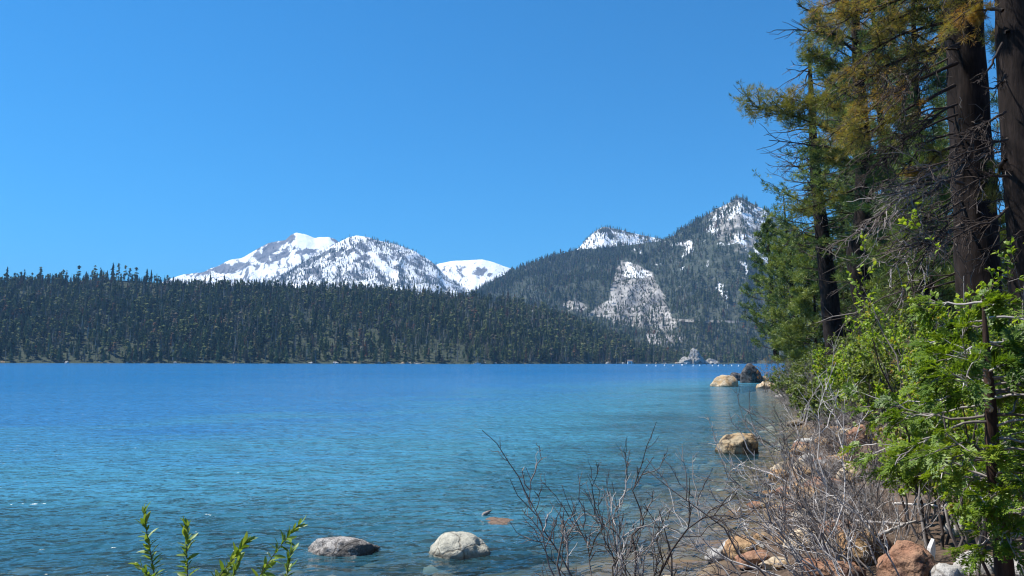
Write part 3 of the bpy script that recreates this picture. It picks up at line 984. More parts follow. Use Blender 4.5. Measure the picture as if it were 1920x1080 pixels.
def conifer(name, label, path, radii, Z0, Z1, Lmax, n_limb, mat, rng, dist, tint=0.5, twigs=9, tuft_n=5, blades=11, tuft=0.17, droop=-0.1, dead_n=0,
            dead_z=None, prof=None, cat="tree", group=None, deadL=None, top_bare=None, side_bias=None, dead_r=0.035, updroop=0.35, spread=0.9):
    """one conifer: trunk, limbs and crown; path is the trunk axis in the world"""
    path = np.asarray(path, float)
    base = path[0]
    tb, lb, cb = Buf(), Buf(), Buf()
    P, s = trunk_mesh(tb, path, radii, sides=22 if max(radii) > 0.3 else 12, seed=int(rng.integers(1e6)), rough=0.09 if max(radii) > 0.3 else 0.05)
    Pz = P[:, 2]
    bw = 0.0011 * dist * 0.85

    def limbs(zs, L, elev, k=7, az=None, bend=None, r0=0.05, tint_=0.2, jit=0.06):
        n = len(zs)
        S = np.stack([np.interp(zs, Pz, P[:, c]) for c in range(3)], -1)
        az = rng.uniform(0, 6.283, n) if az is None else az
        D = np.stack([np.cos(az) * np.cos(elev), np.sin(az) * np.cos(elev), np.sin(elev)], -1)
        B = np.stack([0 * L, 0 * L, np.full(n, 0.25)], -1) if bend is None else bend
        Q = curves(S, D, L, k, B, jit, rng)
        R = np.maximum(taper(r0 * np.sqrt(L / max(L.max(), 1e-6)), 0.008 + 0 * L, k), bw * 0.35)
        tubes(lb, Q, R, 5, np.clip(tint_ + rng.normal(0, 0.1, n), 0, 1))
        return Q

    if n_limb:
        f = (np.arange(n_limb) + rng.random(n_limb)) / n_limb
        zs = Z0 + (Z1 - Z0) * f
        pr = (prof or (lambda q: (1 - q) ** 0.7 * np.minimum(1, 0.45 + 2.2 * q)))(f)
        L = Lmax * pr * rng.uniform(0.65, 1.15, n_limb) + 0.35
        elev = droop + updroop * f + rng.normal(0, 0.12, n_limb)
        az = np.arange(n_limb) * 2.399 + rng.normal(0, 0.35, n_limb)
        if side_bias is not None:
            az = np.where(rng.random(n_limb) < 0.35, side_bias + rng.normal(0, 0.8, n_limb), az)
        Q = limbs(zs, L, elev, az=az, r0=max(0.03, 0.012 * Lmax + 0.012), tint_=0.15)
        nt = twigs
        i = np.repeat(np.arange(n_limb), nt)
        t = np.tile(np.linspace(0.28, 1.0, nt), n_limb) + rng.normal(0, 0.04, len(i))
        C, Tn = along(Q, i, np.clip(t, 0.15, 0.999))
        ang = rng.uniform(0.35, 1.05, len(i)) * np.where(t > 0.97, 0.1, 1)
        TD = tilt(Tn, ang, rng)
        TD[:, 2] = TD[:, 2] * 0.55 + 0.10
        TD = unit(TD)
        TL = (0.16 + 0.34 * (1 - np.clip(t, 0, 1))) * L[i] * rng.uniform(0.6, 1.2, len(i)) + 0.22
        W = curves(C, TD, TL, 3, np.array([[0, 0, 0.25]]), 0.08, rng)
        tubes(lb, W, np.maximum(taper(0.016 + 0 * TL, 0.006 + 0 * TL, 3), bw * 0.22), 3, 0.2)
        ii = np.repeat(np.arange(len(i)), tuft_n)
        tt = np.tile(np.linspace(0.5, 1.0, tuft_n), len(i)) + rng.normal(0, 0.05, len(ii))
        C2, T2 = along(W, ii, np.clip(tt, 0, 0.999))
        C2 = C2 + rng.normal(0, 0.05, C2.shape)
        side = tint + 0.16 * fbm(C2 * 0.8, 2, int(rng.integers(1e6))) + rng.normal(0.04, 0.17, len(i))[ii]
        d2 = unit(T2 + np.array([0, 0, 0.45]))
        if top_bare is not None:
            keep = C2[:, 2] < top_bare + rng.normal(0, 0.6, len(C2))
            C2, d2, side = C2[keep], d2[keep], side[keep]
        tufts(cb, C2, d2, tuft, bw, blades, rng, tint=side, spread=spread)
    if dead_n:
        z0d, z1d = dead_z
        zs = rng.uniform(z0d, z1d, dead_n)
        L = (deadL or Lmax * 0.6) * rng.uniform(0.4, 1.15, dead_n)
        Q = limbs(zs, L, rng.uniform(-0.45, 0.1, dead_n), az=None if side_bias is None else side_bias + rng.normal(0, 1.3, dead_n),
                  bend=np.stack([0 * L, 0 * L, rng.uniform(-0.25, 0.2, dead_n)], -1), r0=dead_r, tint_=0.35, jit=0.1)
        i = np.repeat(np.arange(dead_n), 6)
        t = rng.uniform(0.3, 0.98, len(i))
        C, Tn = along(Q, i, t)
        TL = L[i] * rng.uniform(0.1, 0.35, len(i))
        W = curves(C, tilt(Tn, rng.uniform(0.3, 0.9, len(i)), rng), TL, 4, np.array([[0, 0, -0.1]]), 0.12, rng)
        tubes(lb, W, np.maximum(taper(0.010 + 0 * TL, 0.005 + 0 * TL, 4), bw * 0.3), 3, np.clip(0.55 + rng.normal(0, 0.2, len(i)), 0, 1))
    o = thing(name, label, cat, tuple(base), group)
    link("trunk", tb.mesh("trunk", MAT_BARK, base, True), o)
    if lb.n:
        link("branches", lb.mesh("branches", MAT_LIMB, base, True), o)
    if cb.n:
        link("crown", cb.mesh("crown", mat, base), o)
    return o, P


def trunk_px(pts, Y, extend=None):
    return np.array([at(a, b, Y) for a, b in pts])


def vertical(px, py, Y, height, lean=(0, 0)):
    b = at(px, py, Y)
    b[2] = float(ground_z(b[0], b[1])) - 0.4
    n = 8
    t = np.linspace(0, 1, n)
    return np.stack([b[0] + lean[0] * t, b[1] + lean[1] * t, b[2] + height * t], -1)


rt = np.random.default_rng(2024)
# T1, the huge trunk with the dying boughs; T2, the one at the frame's edge
p1 = vertical(1840, 600, 20.0, 34.0)
T1, P1 = conifer("pine_tree", "huge dark furrowed pine trunk with sweeping dead boughs and browning needles", p1, [0.60, 0.50, 0.465, 0.44, 0.40, 0.33, 0.20, 0.05],
                 13.8, 34, 5.5, 90, MAT_PINE, rt, 20, 0.45, tuft=0.34, blades=13, dead_n=30, dead_z=(3.0, 13.5), deadL=3.6, side_bias=math.pi * 0.95)
p2 = vertical(1950, 600, 17.0, 33.0)
T2, P2 = conifer("pine_tree", "massive dark pine trunk cut by the picture's edge beside the green shrub", p2, [0.62, 0.52, 0.49, 0.46, 0.42, 0.35, 0.22, 0.05],
                 12.8, 33, 5.0, 80, MAT_PINE, rt, 17, 0.45, tuft=0.34, blades=13, dead_n=24, dead_z=(4.0, 15), deadL=2.2, side_bias=math.pi * 0.9)

# boughs of T1 that the photo shows one by one: start on the trunk, end, depth at the end, style
boughs = [((1795, 118), (1662, 185), (1600, 232), 19, "brown", 1.2), ((1790, 160), (1690, 215), (1618, 265), 18.5, "brown", 1.0),
          ((1795, 40), (1690, 62), (1600, 120), 18, "brown", 1.2), ((1800, 10), (1720, 20), (1655, 60), 19, "brown", 1.2), ((1800, -30), (1660, 5), (1560, 45), 18, "brown", 1.2),
          ((1797, -60), (1690, -30), (1560, 0), 19, "brown", 1.1), ((1798, 90), (1700, 115), (1580, 190), 18, "brown", 1.3), ((1800, 20), (1830, 5), (1770, 55), 17, "brown", 1.0),
          ((1790, 250), (1730, 275), (1690, 320), 19, "bare", 0.9), ((1795, 195), (1720, 235), (1655, 300), 18, "bare", 1.2), ((1802, 330), (1745, 345), (1655, 365), 18.5, "grey", 1.3),
          ((1806, 345), (1750, 340), (1648, 352), 18.8, "grey", 1.4), ((1805, 420), (1755, 440), (1690, 462), 17.5, "grey", 1.0), ((1808, 425), (1740, 455), (1672, 512), 17.0, "grey", 1.4),
          ((1806, 300), (1735, 340), (1640, 420), 17.5, "grey", 1.4), ((1806, 310), (1740, 365), (1620, 440), 17.5, "grey", 1.4), ((1802, 270), (1750, 295), (1725, 330), 19, "brown", 0.5),
          ((1795, 215), (1700, 260), (1630, 330), 18.5, "bare", 1.3), ((1800, 80), (1740, 130), (1690, 200), 17, "bare", 1.0), ((1800, 50), (1700, 100), (1640, 160), 17.5, "bare", 1.2),
          ((1810, 360), (1735, 420), (1680, 470), 18, "bare", 1.0), ((1810, 390), (1760, 440), (1700, 540), 16.5, "bare", 1.0), ((1880, 80), (1850, 130), (1840, 150), 16.8, "bare", .4),
          ((1885, 140), (1860, 155), (1835, 170), 16.6, "bare", 0.4), ((1885, 210), (1850, 240), (1790, 300), 15.8, "bare", 0.7), ((1888, 260), (1850, 285), (1700, 340), 15.5, "bare", 0.9),
          ((1890, 330), (1850, 345), (1760, 400), 15.5, "bare", 0.8), ((1890, 390), (1840, 420), (1760, 470), 15.5, "bare", 0.8), ((1880, 20), (1850, 20), (1825, 45), 17.2, "brown", 0.5),
          ((1885, 300), (1872, 330), (1868, 370), 18.5, "brown", 0.5), ((1890, 60), (1875, 62), (1862, 72), 18.5, "brown", 0.4)]
rb = np.random.default_rng(77)
lb1, cb1, lb2, cb2 = Buf(), Buf(), Buf(), Buf()
for (a, b, c, Yc, style, dens) in boughs:
    own = 1 if a[0] < 1830 else 2
    Ya = 19.6 if own == 1 else 16.6
    lb, cb = (lb1, cb1) if own == 1 else (lb2, cb2)
    A, B, Cc = at(*a, Ya), at(*b, (Ya + Yc) / 2), at(*c, Yc)
    t = np.linspace(0, 1, 12)[:, None]
    q = (1 - t) ** 2 * A + 2 * t * (1 - t) * (2 * B - 0.5 * (A + Cc)) + t * t * Cc
    q = q + np.cumsum(rb.normal(0, 0.028, q.shape), 0) * np.minimum(1, t * 3)
    L = float(np.linalg.norm(Cc - A))
    tn = {"brown": 0.1, "bare": 0.15, "grey": 0.55}[style]
    tubes(lb, q[None], taper(0.055 if style != "bare" else 0.035, 0.010, 12), 5, tn)
    nt = int(18 * dens + 9)
    i = np.zeros(nt, int)
    tt = rb.uniform(0.18, 1.0, nt)
    C, Tn = along(q[None], i, tt)
    TD = tilt(Tn, rb.uniform(0.2, 0.85, nt), rb)
    TL = L * rb.uniform(0.12, 0.34, nt) * (1.2 - 0.5 * tt)
    W = curves(C, TD, TL, 6, np.array([[-0.10, 0, -0.12]]), 0.12, rb)
    ta = np.clip({"brown": 0.2, "bare": 0.3, "grey": 0.85}[style] + rb.normal(0, 0.15, nt), 0, 1)
    tubes(lb, W, taper(0.014 + 0 * TL, 0.006 + 0 * TL, 6), 3, ta)
    i2 = np.repeat(np.arange(nt), 4)
    C2, T2_ = along(W, i2, rb.uniform(0.2, 0.98, len(i2)))
    TL2 = TL[i2] * rb.uniform(0.15, 0.45, len(i2))
    W2 = curves(C2, tilt(T2_, rb.uniform(0.2, 0.8, len(i2)), rb), TL2, 4, np.array([[-0.05, 0, -0.1]]), 0.12, rb)
    tubes(lb, W2, taper(0.008 + 0 * TL2, 0.005 + 0 * TL2, 4), 3, ta[i2])
    if style == "brown":
        for src, nn in ((W, 5), (W2, 2)):
            i3 = np.repeat(np.arange(len(src)), nn)
            C3, T3 = along(src, i3, rb.uniform(0.35, 1.0, len(i3)))
            tufts(cb, C3, unit(T3 + [0, 0, 0.4]), 0.15, 0.012, 11, rb, tint=0.46 + 0.45 * vnoise(C3 * 0.9, 4), tvar=0.12)
for own, lbb, cbb in ((T1, lb1, cb1), (T2, lb2, cb2)):
    bo = np.array(own.location)
    link("bough", lbb.mesh("bough", MAT_LIMB, bo, True), own)["label"] = "long drooping boughs, some bare and grey"
    link("browning_needles", cbb.mesh("browning_needles", MAT_BROWN, bo), own)["label"] = "orange-brown dying needles"

# T3, curved trunk; T4, snag-topped pine; T5 and T6 at the point
p3 = trunk_px([(1652, 690), (1640, 640), (1625, 580), (1610, 516), (1606, 463), (1618, 425), (1622, 340), (1615, 220), (1607, 100), (1600, -40), (1595, -140)], 40)
T3, P3 = conifer("pine_tree", "pine with a kinked curving dark trunk and green crown", p3, [0.70, 0.62, 0.55, 0.52, 0.50, 0.46, 0.42, 0.34, 0.26, 0.16, 0.05], 10.5, 25, 4.6, 46, MAT_PINE, rt, 40, 0.5,
                 dead_n=24, dead_z=(5.5, 12), deadL=2.4, tuft=0.28)
p4 = trunk_px([(1568, 680), (1562, 620), (1554, 550), (1545, 470), (1533, 360), (1527, 300), (1521, 180), (1516, 75)], 50)
T4, P4 = conifer("pine_tree", "tall pine with a bare dead spire top and thick dark trunk", p4, [0.62, 0.58, 0.54, 0.46, 0.36, 0.30, 0.17, 0.03], 8.2, 16.5, 3.4, 34, MAT_PINE, rt, 50, 0.5,
                 dead_n=90, dead_z=(10.5, 23.4), deadL=2.6, dead_r=0.06, tuft=0.3, top_bare=15.5, prof=lambda q: 0.6 + 0.4 * np.sin(q * 3))
p5 = trunk_px([(1456, 672), (1452, 620), (1447, 540), (1442, 470), (1437, 416)], 80)
T5, P5 = conifer("pine_tree", "small slender dark green pine at the tip of the point by the boulders", p5, [0.30, 0.27, 0.2, 0.13, 0.03], 4.2, 17.6, 3.1, 58, MAT_PINE, rt, 80, 0.42, twigs=8, tuft_n=4,
                 blades=10, tuft=0.36, prof=lambda q: (1 - q) ** 0.7 * np.minimum(1, 0.75 + q))
p6 = trunk_px([(1500, 680), (1492, 600), (1482, 500), (1474, 430), (1469, 366)], 70)
T6, P6 = conifer("fir_tree", "yellow-green fir with a thin dead spike top", p6, [0.30, 0.26, 0.18, 0.10, 0.03], 3.0, 15.5, 3.6, 74, MAT_FIR, rt, 70, 0.62, twigs=9, tuft_n=5, blades=10, tuft=0.36,
                 dead_n=16, dead_z=(13, 17.5), deadL=1.0, top_bare=14.5)
lb3, cb3 = Buf(), Buf()
for (a, b, c, Yc, dens, needle_tint) in [((1612, 262), (1520, 232), (1408, 204), 37, 2.6, 0.35), ((1612, 235), (1560, 205), (1470, 185), 38, 1.8, 0.4), ((1614, 290), (1540, 275), (1430, 262), 38, 0.0, 0), ((1606, 140), (1560, 118), (1520, 95), 38, 1.6, 0.25),
                                 ((1604, 75), (1540, 60), (1452, 52), 38, 0.0, 0), ((1602, 20), (1530, 22), (1490, 4), 39, 0.3, 0.3), ((1604, 100), (1570, 70), (1530, 40), 39, 1.6, 0.2), ((1616, 310), (1575, 300), (1530, 305), 38, 1.2, 0.2), ((1622, 345), (1560, 372), (1500, 390), 38, 1.3, 0.2)]:
    A, B, Cc = at(*a, 40), at(*b, (40 + Yc) / 2), at(*c, Yc)
    t = np.linspace(0, 1, 12)[:, None]
    q = (1 - t) ** 2 * A + 2 * t * (1 - t) * (2 * B - 0.5 * (A + Cc)) + t * t * Cc
    q = q + np.cumsum(rb.normal(0, 0.03, q.shape), 0) * np.minimum(1, t * 3)
    L = float(np.linalg.norm(Cc - A))
    tubes(lb3, q[None], taper(0.08, 0.02, 12), 5, 0.15)
    nt = int(14 + 8 * dens)
    C, Tn = along(q[None], np.zeros(nt, int), rb.uniform(0.3, 1.0, nt))
    TL = L * rb.uniform(0.10, 0.26, nt)
    W = curves(C, tilt(Tn, rb.uniform(0.3, 0.9, nt), rb), TL, 5, np.array([[-0.1, 0, 0.12]]), 0.1, rb)
    tubes(lb3, W, taper(0.022 + 0 * TL, 0.012 + 0 * TL, 5), 3, 0.25)
    if dens:
        i3 = np.repeat(np.arange(nt), int(3 * dens + 2))
        C3, T3_ = along(W, i3, rb.uniform(0.1, 1.0, len(i3)))
        C3 = C3 + rb.normal(0, 0.22, C3.shape)
        tufts(cb3, C3, unit(T3_ + [0, 0, 0.4]), 0.27, 0.030, 24, rb, spread=1.2, tint=needle_tint + 0.2 * vnoise(C3 * 0.9, 4), tvar=0.12)  # base tint set per bough, from green towards brown
bo = np.array(T3.location)
link("bough", lb3.mesh("bough", MAT_LIMB, bo, True), T3)["label"] = "long level boughs reaching out over the water"
link("browning_needles", cb3.mesh("browning_needles", MAT_BROWN, bo), T3)["label"] = "yellowing needle tufts"
for (ppx, ppy, Y, hh, Lm, nl, mt, z0, ti, lb_) in [
        (1590, 640, 60, 24, 3.8, 60, MAT_PINE, 0.22, 0.45, "green pine rising behind the snag-topped pine"),
        (1530, 650, 62, 12.5, 3.0, 52, MAT_FIR, 0.10, 0.55, "short bushy fir between the point and the thick trunk"),
        (1682, 640, 46, 30, 4.6, 60, MAT_PINE, 0.16, 0.40, "dense green pine standing right behind the kinked trunk"),
        (1735, 640, 55, 33, 5.0, 66, MAT_PINE, 0.12, 0.55, "broad pine filling the gap left of the huge trunk"),
        (1740, 640, 36, 24, 3.6, 56, MAT_PINE, 0.14, 0.35, "shaded pine close behind the huge furrowed trunk"),
        (1700, 640, 75, 26, 4.6, 56, MAT_FIR, 0.06, 0.40, "fir deep in the wood behind the dead boughs"),
        (1868, 640, 44, 8.5, 2.0, 36, MAT_FIR, 0.10, 0.6, "sunlit fir seen between the two huge trunks"),
        (2040, 640, 34, 28, 4.0, 44, MAT_PINE, 0.15, 0.45, "pine behind the trunk at the picture's edge"),
        (1790, 640, 62, 17, 3.8, 56, MAT_FIR, 0.05, 0.35, "dark fir low behind the huge trunk"),
        (1650, 640, 56, 17, 3.6, 56, MAT_FIR, 0.06, 0.35, "shadowy fir filling the wood between the kinked trunk and the boughs"),
        (1610, 640, 76, 20, 4.2, 52, MAT_FIR, 0.05, 0.42, "fir standing farthest back between the two dark trunks"),
        (1745, 640, 30, 9.5, 2.4, 44, MAT_FIR, 0.06, 0.40, "young fir above the green shrub"),
        (2110, 640, 26, 24, 3.6, 40, MAT_PINE, 0.2, 0.45, "pine just past the picture's edge behind the cedar")]:
    pp = vertical(ppx, ppy, Y, hh, (rt.normal(0, 0.4), 0))
    r0 = 0.011 * hh + 0.03
    zb = pp[0, 2]
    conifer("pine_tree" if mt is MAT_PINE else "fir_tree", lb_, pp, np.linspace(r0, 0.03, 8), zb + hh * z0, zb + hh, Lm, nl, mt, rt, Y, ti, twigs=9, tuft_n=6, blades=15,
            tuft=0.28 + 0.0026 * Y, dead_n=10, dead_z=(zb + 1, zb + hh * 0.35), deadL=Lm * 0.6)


# ------------------------------------------------------------------ bare bushes
def bare_bush(label, base, n_stem, L, lean, spread, rng, group=None, tint=0.55, thick=0.011, lev=(9, 6), name="bare_bush", flat=0.0, seg=(10, 6)):
    base = np.asarray(base, float)
    b = Buf()
    S = base + rng.normal(0, 1, (n_stem, 3)) * [0.16 * L, 0.16 * L, 0]
    S[:, 2] = ground_z(S[:, 0], S[:, 1]) - 0.05
    D = unit(np.asarray(lean, float)[None] + np.clip(rng.normal(0, spread, (n_stem, 3)), -1.5 * spread, 1.5 * spread) * [1, 1, 0.35 * (1 - flat)])
    D[:, 2] = np.abs(D[:, 2])
    Ls = L * rng.uniform(0.5, 1.1, n_stem)
    P0 = curves(S, D, Ls, seg[0], rng.normal(0, 0.12, (n_stem, 3)), 0.09, rng)
    t0 = np.clip(tint + rng.normal(0, 0.2, n_stem), 0, 1)
    tubes(b, P0, taper(thick * rng.uniform(0.6, 1.25, n_stem), thick * 0.22 + np.zeros(n_stem), seg[0]), 4, t0)
    prev, pl, pt, th = P0, Ls, t0, thick * 0.5
    for lv, nc in enumerate(lev):
        i = np.repeat(np.arange(len(prev)), nc)
        t = rng.uniform(0.25, 0.98, len(i))
        C, Tn = along(prev, i, t)
        ll = pl[i] * rng.uniform(0.16, 0.42, len(i)) * (1.25 - 0.6 * t)
        Q = curves(C, tilt(Tn, rng.uniform(0.3, 0.95, len(i)), rng), ll, seg[1], np.array([[0, 0, 0.12]]) + rng.normal(0, 0.15, (len(i), 3)), 0.12, rng)
        ta = np.clip(pt[i] + rng.normal(0.06, 0.15, len(i)), 0, 1)
        tubes(b, Q, taper(np.full(len(i), th), np.full(len(i), th * 0.45), seg[1]), 3, ta)
        prev, pl, pt, th = Q, ll, ta, th * 0.62
    V = np.concatenate(b.V)
    o = link(name, b.mesh(name, MAT_TWIG, base, True), loc=tuple(base))
    tag(o, label, "bush", group)
    return o


rbb = np.random.default_rng(5)


def gpt(x, y):
    return np.array([x, y, float(ground_z(x, y))])


def gpx(px, Y):
    """ground point in the direction of a photo column, Y metres ahead"""
    r = ray(px, 700)
    return gpt(r[0] * Y, Y)


bare_bush("leafless grey bush spreading fan-like at the water's edge, alone in front of the lake", gpx(1190, 6.9), 15, 1.6, (-0.03, 0.1, 1.0), 0.40, rbb, tint=0.33, thick=0.013, lev=(8, 4))
bare_bush("leafless bush with long stems leaning over the water beside the tan boulder", gpx(1580, 9.0), 26, 2.1, (-0.5, 0.2, 0.9), 0.34, rbb, tint=0.58, thick=0.013, lev=(8, 4))
bare_bush("leafless bush of crossing pale stems below the cedar at the rocks", gpx(1600, 7.0), 12, 1.7, (-0.75, 0.3, 0.8), 0.28, rbb, tint=0.7, thick=0.013, lev=(7, 3))
bare_bush("low arching bare stems reaching farthest left over the shallows", gpx(1490, 7.6), 6, 1.6, (-0.95, 0.2, 0.5), 0.16, rbb, tint=0.66, thick=0.012, lev=(6, 3))
ORD = "first second third fourth fifth sixth seventh eighth ninth tenth eleventh twelfth thirteenth fourteenth fifteenth sixteenth seventeenth eighteenth nineteenth twentieth twenty-first twenty-second twenty-third twenty-fourth".split()
for q_, (qx, Y, n, L, ln, tn) in enumerate(sorted([(1600, 10.5, 26, 0.9, (-0.6, 0.1, 0.7), 0.5), (1570, 15, 26, 0.9, (-0.6, 0, 0.7), 0.5), (1590, 13, 30, 0.75, (-0.6, 0, 0.6), 0.6), (1600, 17, 32, 0.85, (-0.6, 0, 0.6), 0.6), (1640, 12, 28, 0.85, (-0.4, 0, 0.8), 0.55), (1580, 21, 34, 0.95, (-0.6, 0, 0.6), 0.62),
                              (1610, 25, 36, 0.9, (-0.6, 0, 0.6), 0.65), (1578, 31, 36, 1.1, (-0.6, 0, 0.6), 0.62), (1550, 39, 38, 1.4, (-0.6, 0, 0.65), 0.65), (1526, 48, 40, 1.7, (-0.5, -0.1, 0.7), 0.66),
                              (1512, 60, 40, 2.0, (-0.5, -0.1, 0.75), 0.66), (1500, 71, 40, 2.0, (-0.4, -0.2, 0.8), 0.68), (1545, 17, 26, 0.7, (-0.7, 0, 0.5), 0.6), (1560, 24, 28, 0.8, (-0.7, 0, 0.5), 0.62), (1548, 34, 30, 1.0, (-0.7, 0, 0.55), 0.62), (1520, 43, 30, 1.1, (-0.6, 0, 0.6), 0.64), (1498, 53, 30, 1.3, (-0.6, 0, 0.6), 0.64), (1560, 12.5, 24, 0.7, (-0.7, 0, 0.5), 0.6), (1650, 9.5, 26, 0.9, (-0.4, 0.1, 0.7), 0.6), (1660, 15, 28, 0.9, (-0.4, 0, 0.9), 0.55),
                              (1560, 44, 36, 2.2, (-0.4, -0.2, 0.9), 0.6), (1510, 66, 36, 2.6, (-0.3, -0.2, 1), 0.6), (1492, 80, 34, 2.2, (-0.2, -0.3, 0.9), 0.68)], key=lambda q: -q[1])):
    bare_bush("tangled grey leafless brush, %s clump along the bank counting from the boulders off the point" % ORD[q_], gpx(qx - 2, Y), n, L * 1.25, ln, 0.6, rbb, "leafless brush along the bank", tn - 0.02,
              0.006 + 0.0003 * Y, (7, 4), seg=(6, 4 if Y < 25 else 3))


# ------------------------------------------------------------------ leafy shrubs
def leafy_shrub(label, base, W, Hh, n_stem, mat, rng, leaf=0.06, n_leaf=7, tint=0.5, group=None, name="leafy_shrub", lean=(0, 0, 1), lev=(7, 5), dead=0.1):
    base = np.asarray(base, float)
    sb, fb = Buf(), Buf()
    S = base + np.clip(rng.normal(0, 1, (n_stem, 3)), -1.4, 1.4) * [0.22 * W, 0.22 * W, 0]
    S[:, 2] = ground_z(S[:, 0], S[:, 1]) - 0.05
    D = unit(np.asarray(lean, float)[None] + np.clip(rng.normal(0, 1, (n_stem, 3)), -1.4, 1.4) * [0.22 * W / Hh, 0.22 * W / Hh, 0.08])
    Ls = Hh * rng.uniform(0.4, 1.0, n_stem) ** 1.0
    P0 = curves(S, D, Ls, 9, rng.normal(0, 0.06, (n_stem, 3)), 0.07, rng)
    tubes(sb, P0, taper(np.full(n_stem, 0.006 * Hh + 0.006), np.full(n_stem, 0.004), 9), 4, np.clip(0.4 + rng.normal(0, 0.25, n_stem), 0, 1))
    prev, pl, th = P0, Ls, 0.006
    for nc in lev:
        i = np.repeat(np.arange(len(prev)), nc)
        t = rng.uniform(0.25, 1.0, len(i))
        C, Tn = along(prev, i, t)
        ll = pl[i] * rng.uniform(0.10, 0.28, len(i)) + leaf
        Q = curves(C, tilt(Tn, rng.uniform(0.35, 1.0, len(i)), rng), ll, 3, np.array([[0, 0, 0.15]]), 0.1, rng)
        tubes(sb, Q, taper(np.full(len(i), th), np.full(len(i), th * 0.5), 3), 3, np.clip(0.45 + rng.normal(0, 0.2, len(i)), 0, 1))
        prev, pl, th = Q, ll, th * 0.6
    keep = rng.random(len(prev)) > dead
    prev = prev[keep]
    i = np.repeat(np.arange(len(prev)), n_leaf)
    C, Tn = along(prev, i, rng.uniform(0.2, 1.0, len(i)))
    d = unit(tilt(Tn, rng.uniform(0.4, 1.2, len(i)), rng) + [0, 0, 0.05])
    nn = unit(np.array(sdir) * 0.75 + np.array([0, 0, 0.35]) + rng.normal(0, 0.42, C.shape))
    lf = leaf * rng.uniform(0.6, 1.25, len(i))
    ti = tint + 0.25 * fbm(C * 1.1, 2, int(rng.integers(1e6)))
    leaves(fb, C, d, nn, lf, lf * rng.uniform(0.42, 0.66, len(lf)), rng, tint=ti, tvar=0.24)
    o = thing(name, label, "shrub", tuple(base), group)
    link("stems", sb.mesh("stems", MAT_TWIG, base, True), o)
    link("foliage", fb.mesh("foliage", mat, base), o)["kind"] = "stuff"
    return o


rs = np.random.default_rng(31)
leafy_shrub("bright green leafy shrub with tall shoots in front of the huge trunks", gpx(1860, 9.5), 2.4, 3.3, 24, MAT_LEAF, rs, 0.075, 10, 0.62, lev=(7, 6))
leafy_shrub("bright green shrub of loose sprays below the dead boughs, left of the taller shrub", gpx(1795, 11.0), 2.4, 2.8, 24, MAT_LEAF, rs, 0.078, 10, 0.58, lev=(7, 6))
leafy_shrub("leafy green shrub at the picture's edge behind the cedar", gpx(1925, 8.2), 2.2, 2.4, 18, MAT_LEAF, rs, 0.068, 9, 0.5, lev=(7, 6))
leafy_shrub("mid green shrub at the foot of the kinked pine", gpx(1765, 17), 2.6, 2.3, 22, MAT_LEAF, rs, 0.095, 9, 0.5, lev=(7, 6))
leafy_shrub("rounded vivid green shrub above the grey brush, nearest the waterline", gpx(1598, 31), 3.8, 3.0, 26, MAT_LEAF, rs, 0.15, 9, 0.55, lev=(7, 6))
leafy_shrub("vivid green shrub behind the brush below the kinked trunk", gpx(1640, 26), 3.6, 2.8, 26, MAT_LEAF, rs, 0.14, 9, 0.6, lev=(7, 6))
leafy_shrub("low green shrub under the wood's edge right of the kinked trunk", gpx(1720, 22), 3.8, 2.8, 20, MAT_OLIVE, rs, 0.12, 8, 0.5, lev=(7, 6))
for q_, (qx, Y, w_, h_) in enumerate(sorted([(1520, 45, 3.4, 2.2), (1548, 36, 3.0, 1.9), (1492, 56, 3.6, 2.2), (1575, 29, 2.6, 1.6), (1560, 47, 4.4, 2.8), (1525, 56, 4.6, 2.8), (1590, 42, 4.2, 3.0), (1500, 66, 4.6, 2.8), (1478, 76, 4.2, 2.4), (1545, 60, 4.6, 3.4), (1625, 38, 4.2, 3.2), (1665, 33, 4.2, 3.2)], key=lambda q: -q[1])):
    leafy_shrub("olive green scrub under the pines, %s bush counting from the tip of the point" % ORD[q_], gpx(qx, Y), w_, h_, 16, MAT_OLIVE, rs, 0.16, 7, 0.5, "olive scrub under the pines", lev=(6, 6), name="scrub_bush", dead=0.2)
# brown-leaved half-dead scrub
leafy_shrub("rust-brown half-dead scrub in front of the shaded wood", gpx(1690, 15), 1.6, 2.6, 12, MAT_BROWN, rs, 0.05, 5, 0.5, lev=(6, 5), dead=0.4)
leafy_shrub("rust-brown dead scrub at the foot of the small pine on the point", gpx(1445, 81), 3.4, 3.4, 14, MAT_BROWN, rs, 0.12, 4, 0.75, lev=(6, 5), dead=0.5)


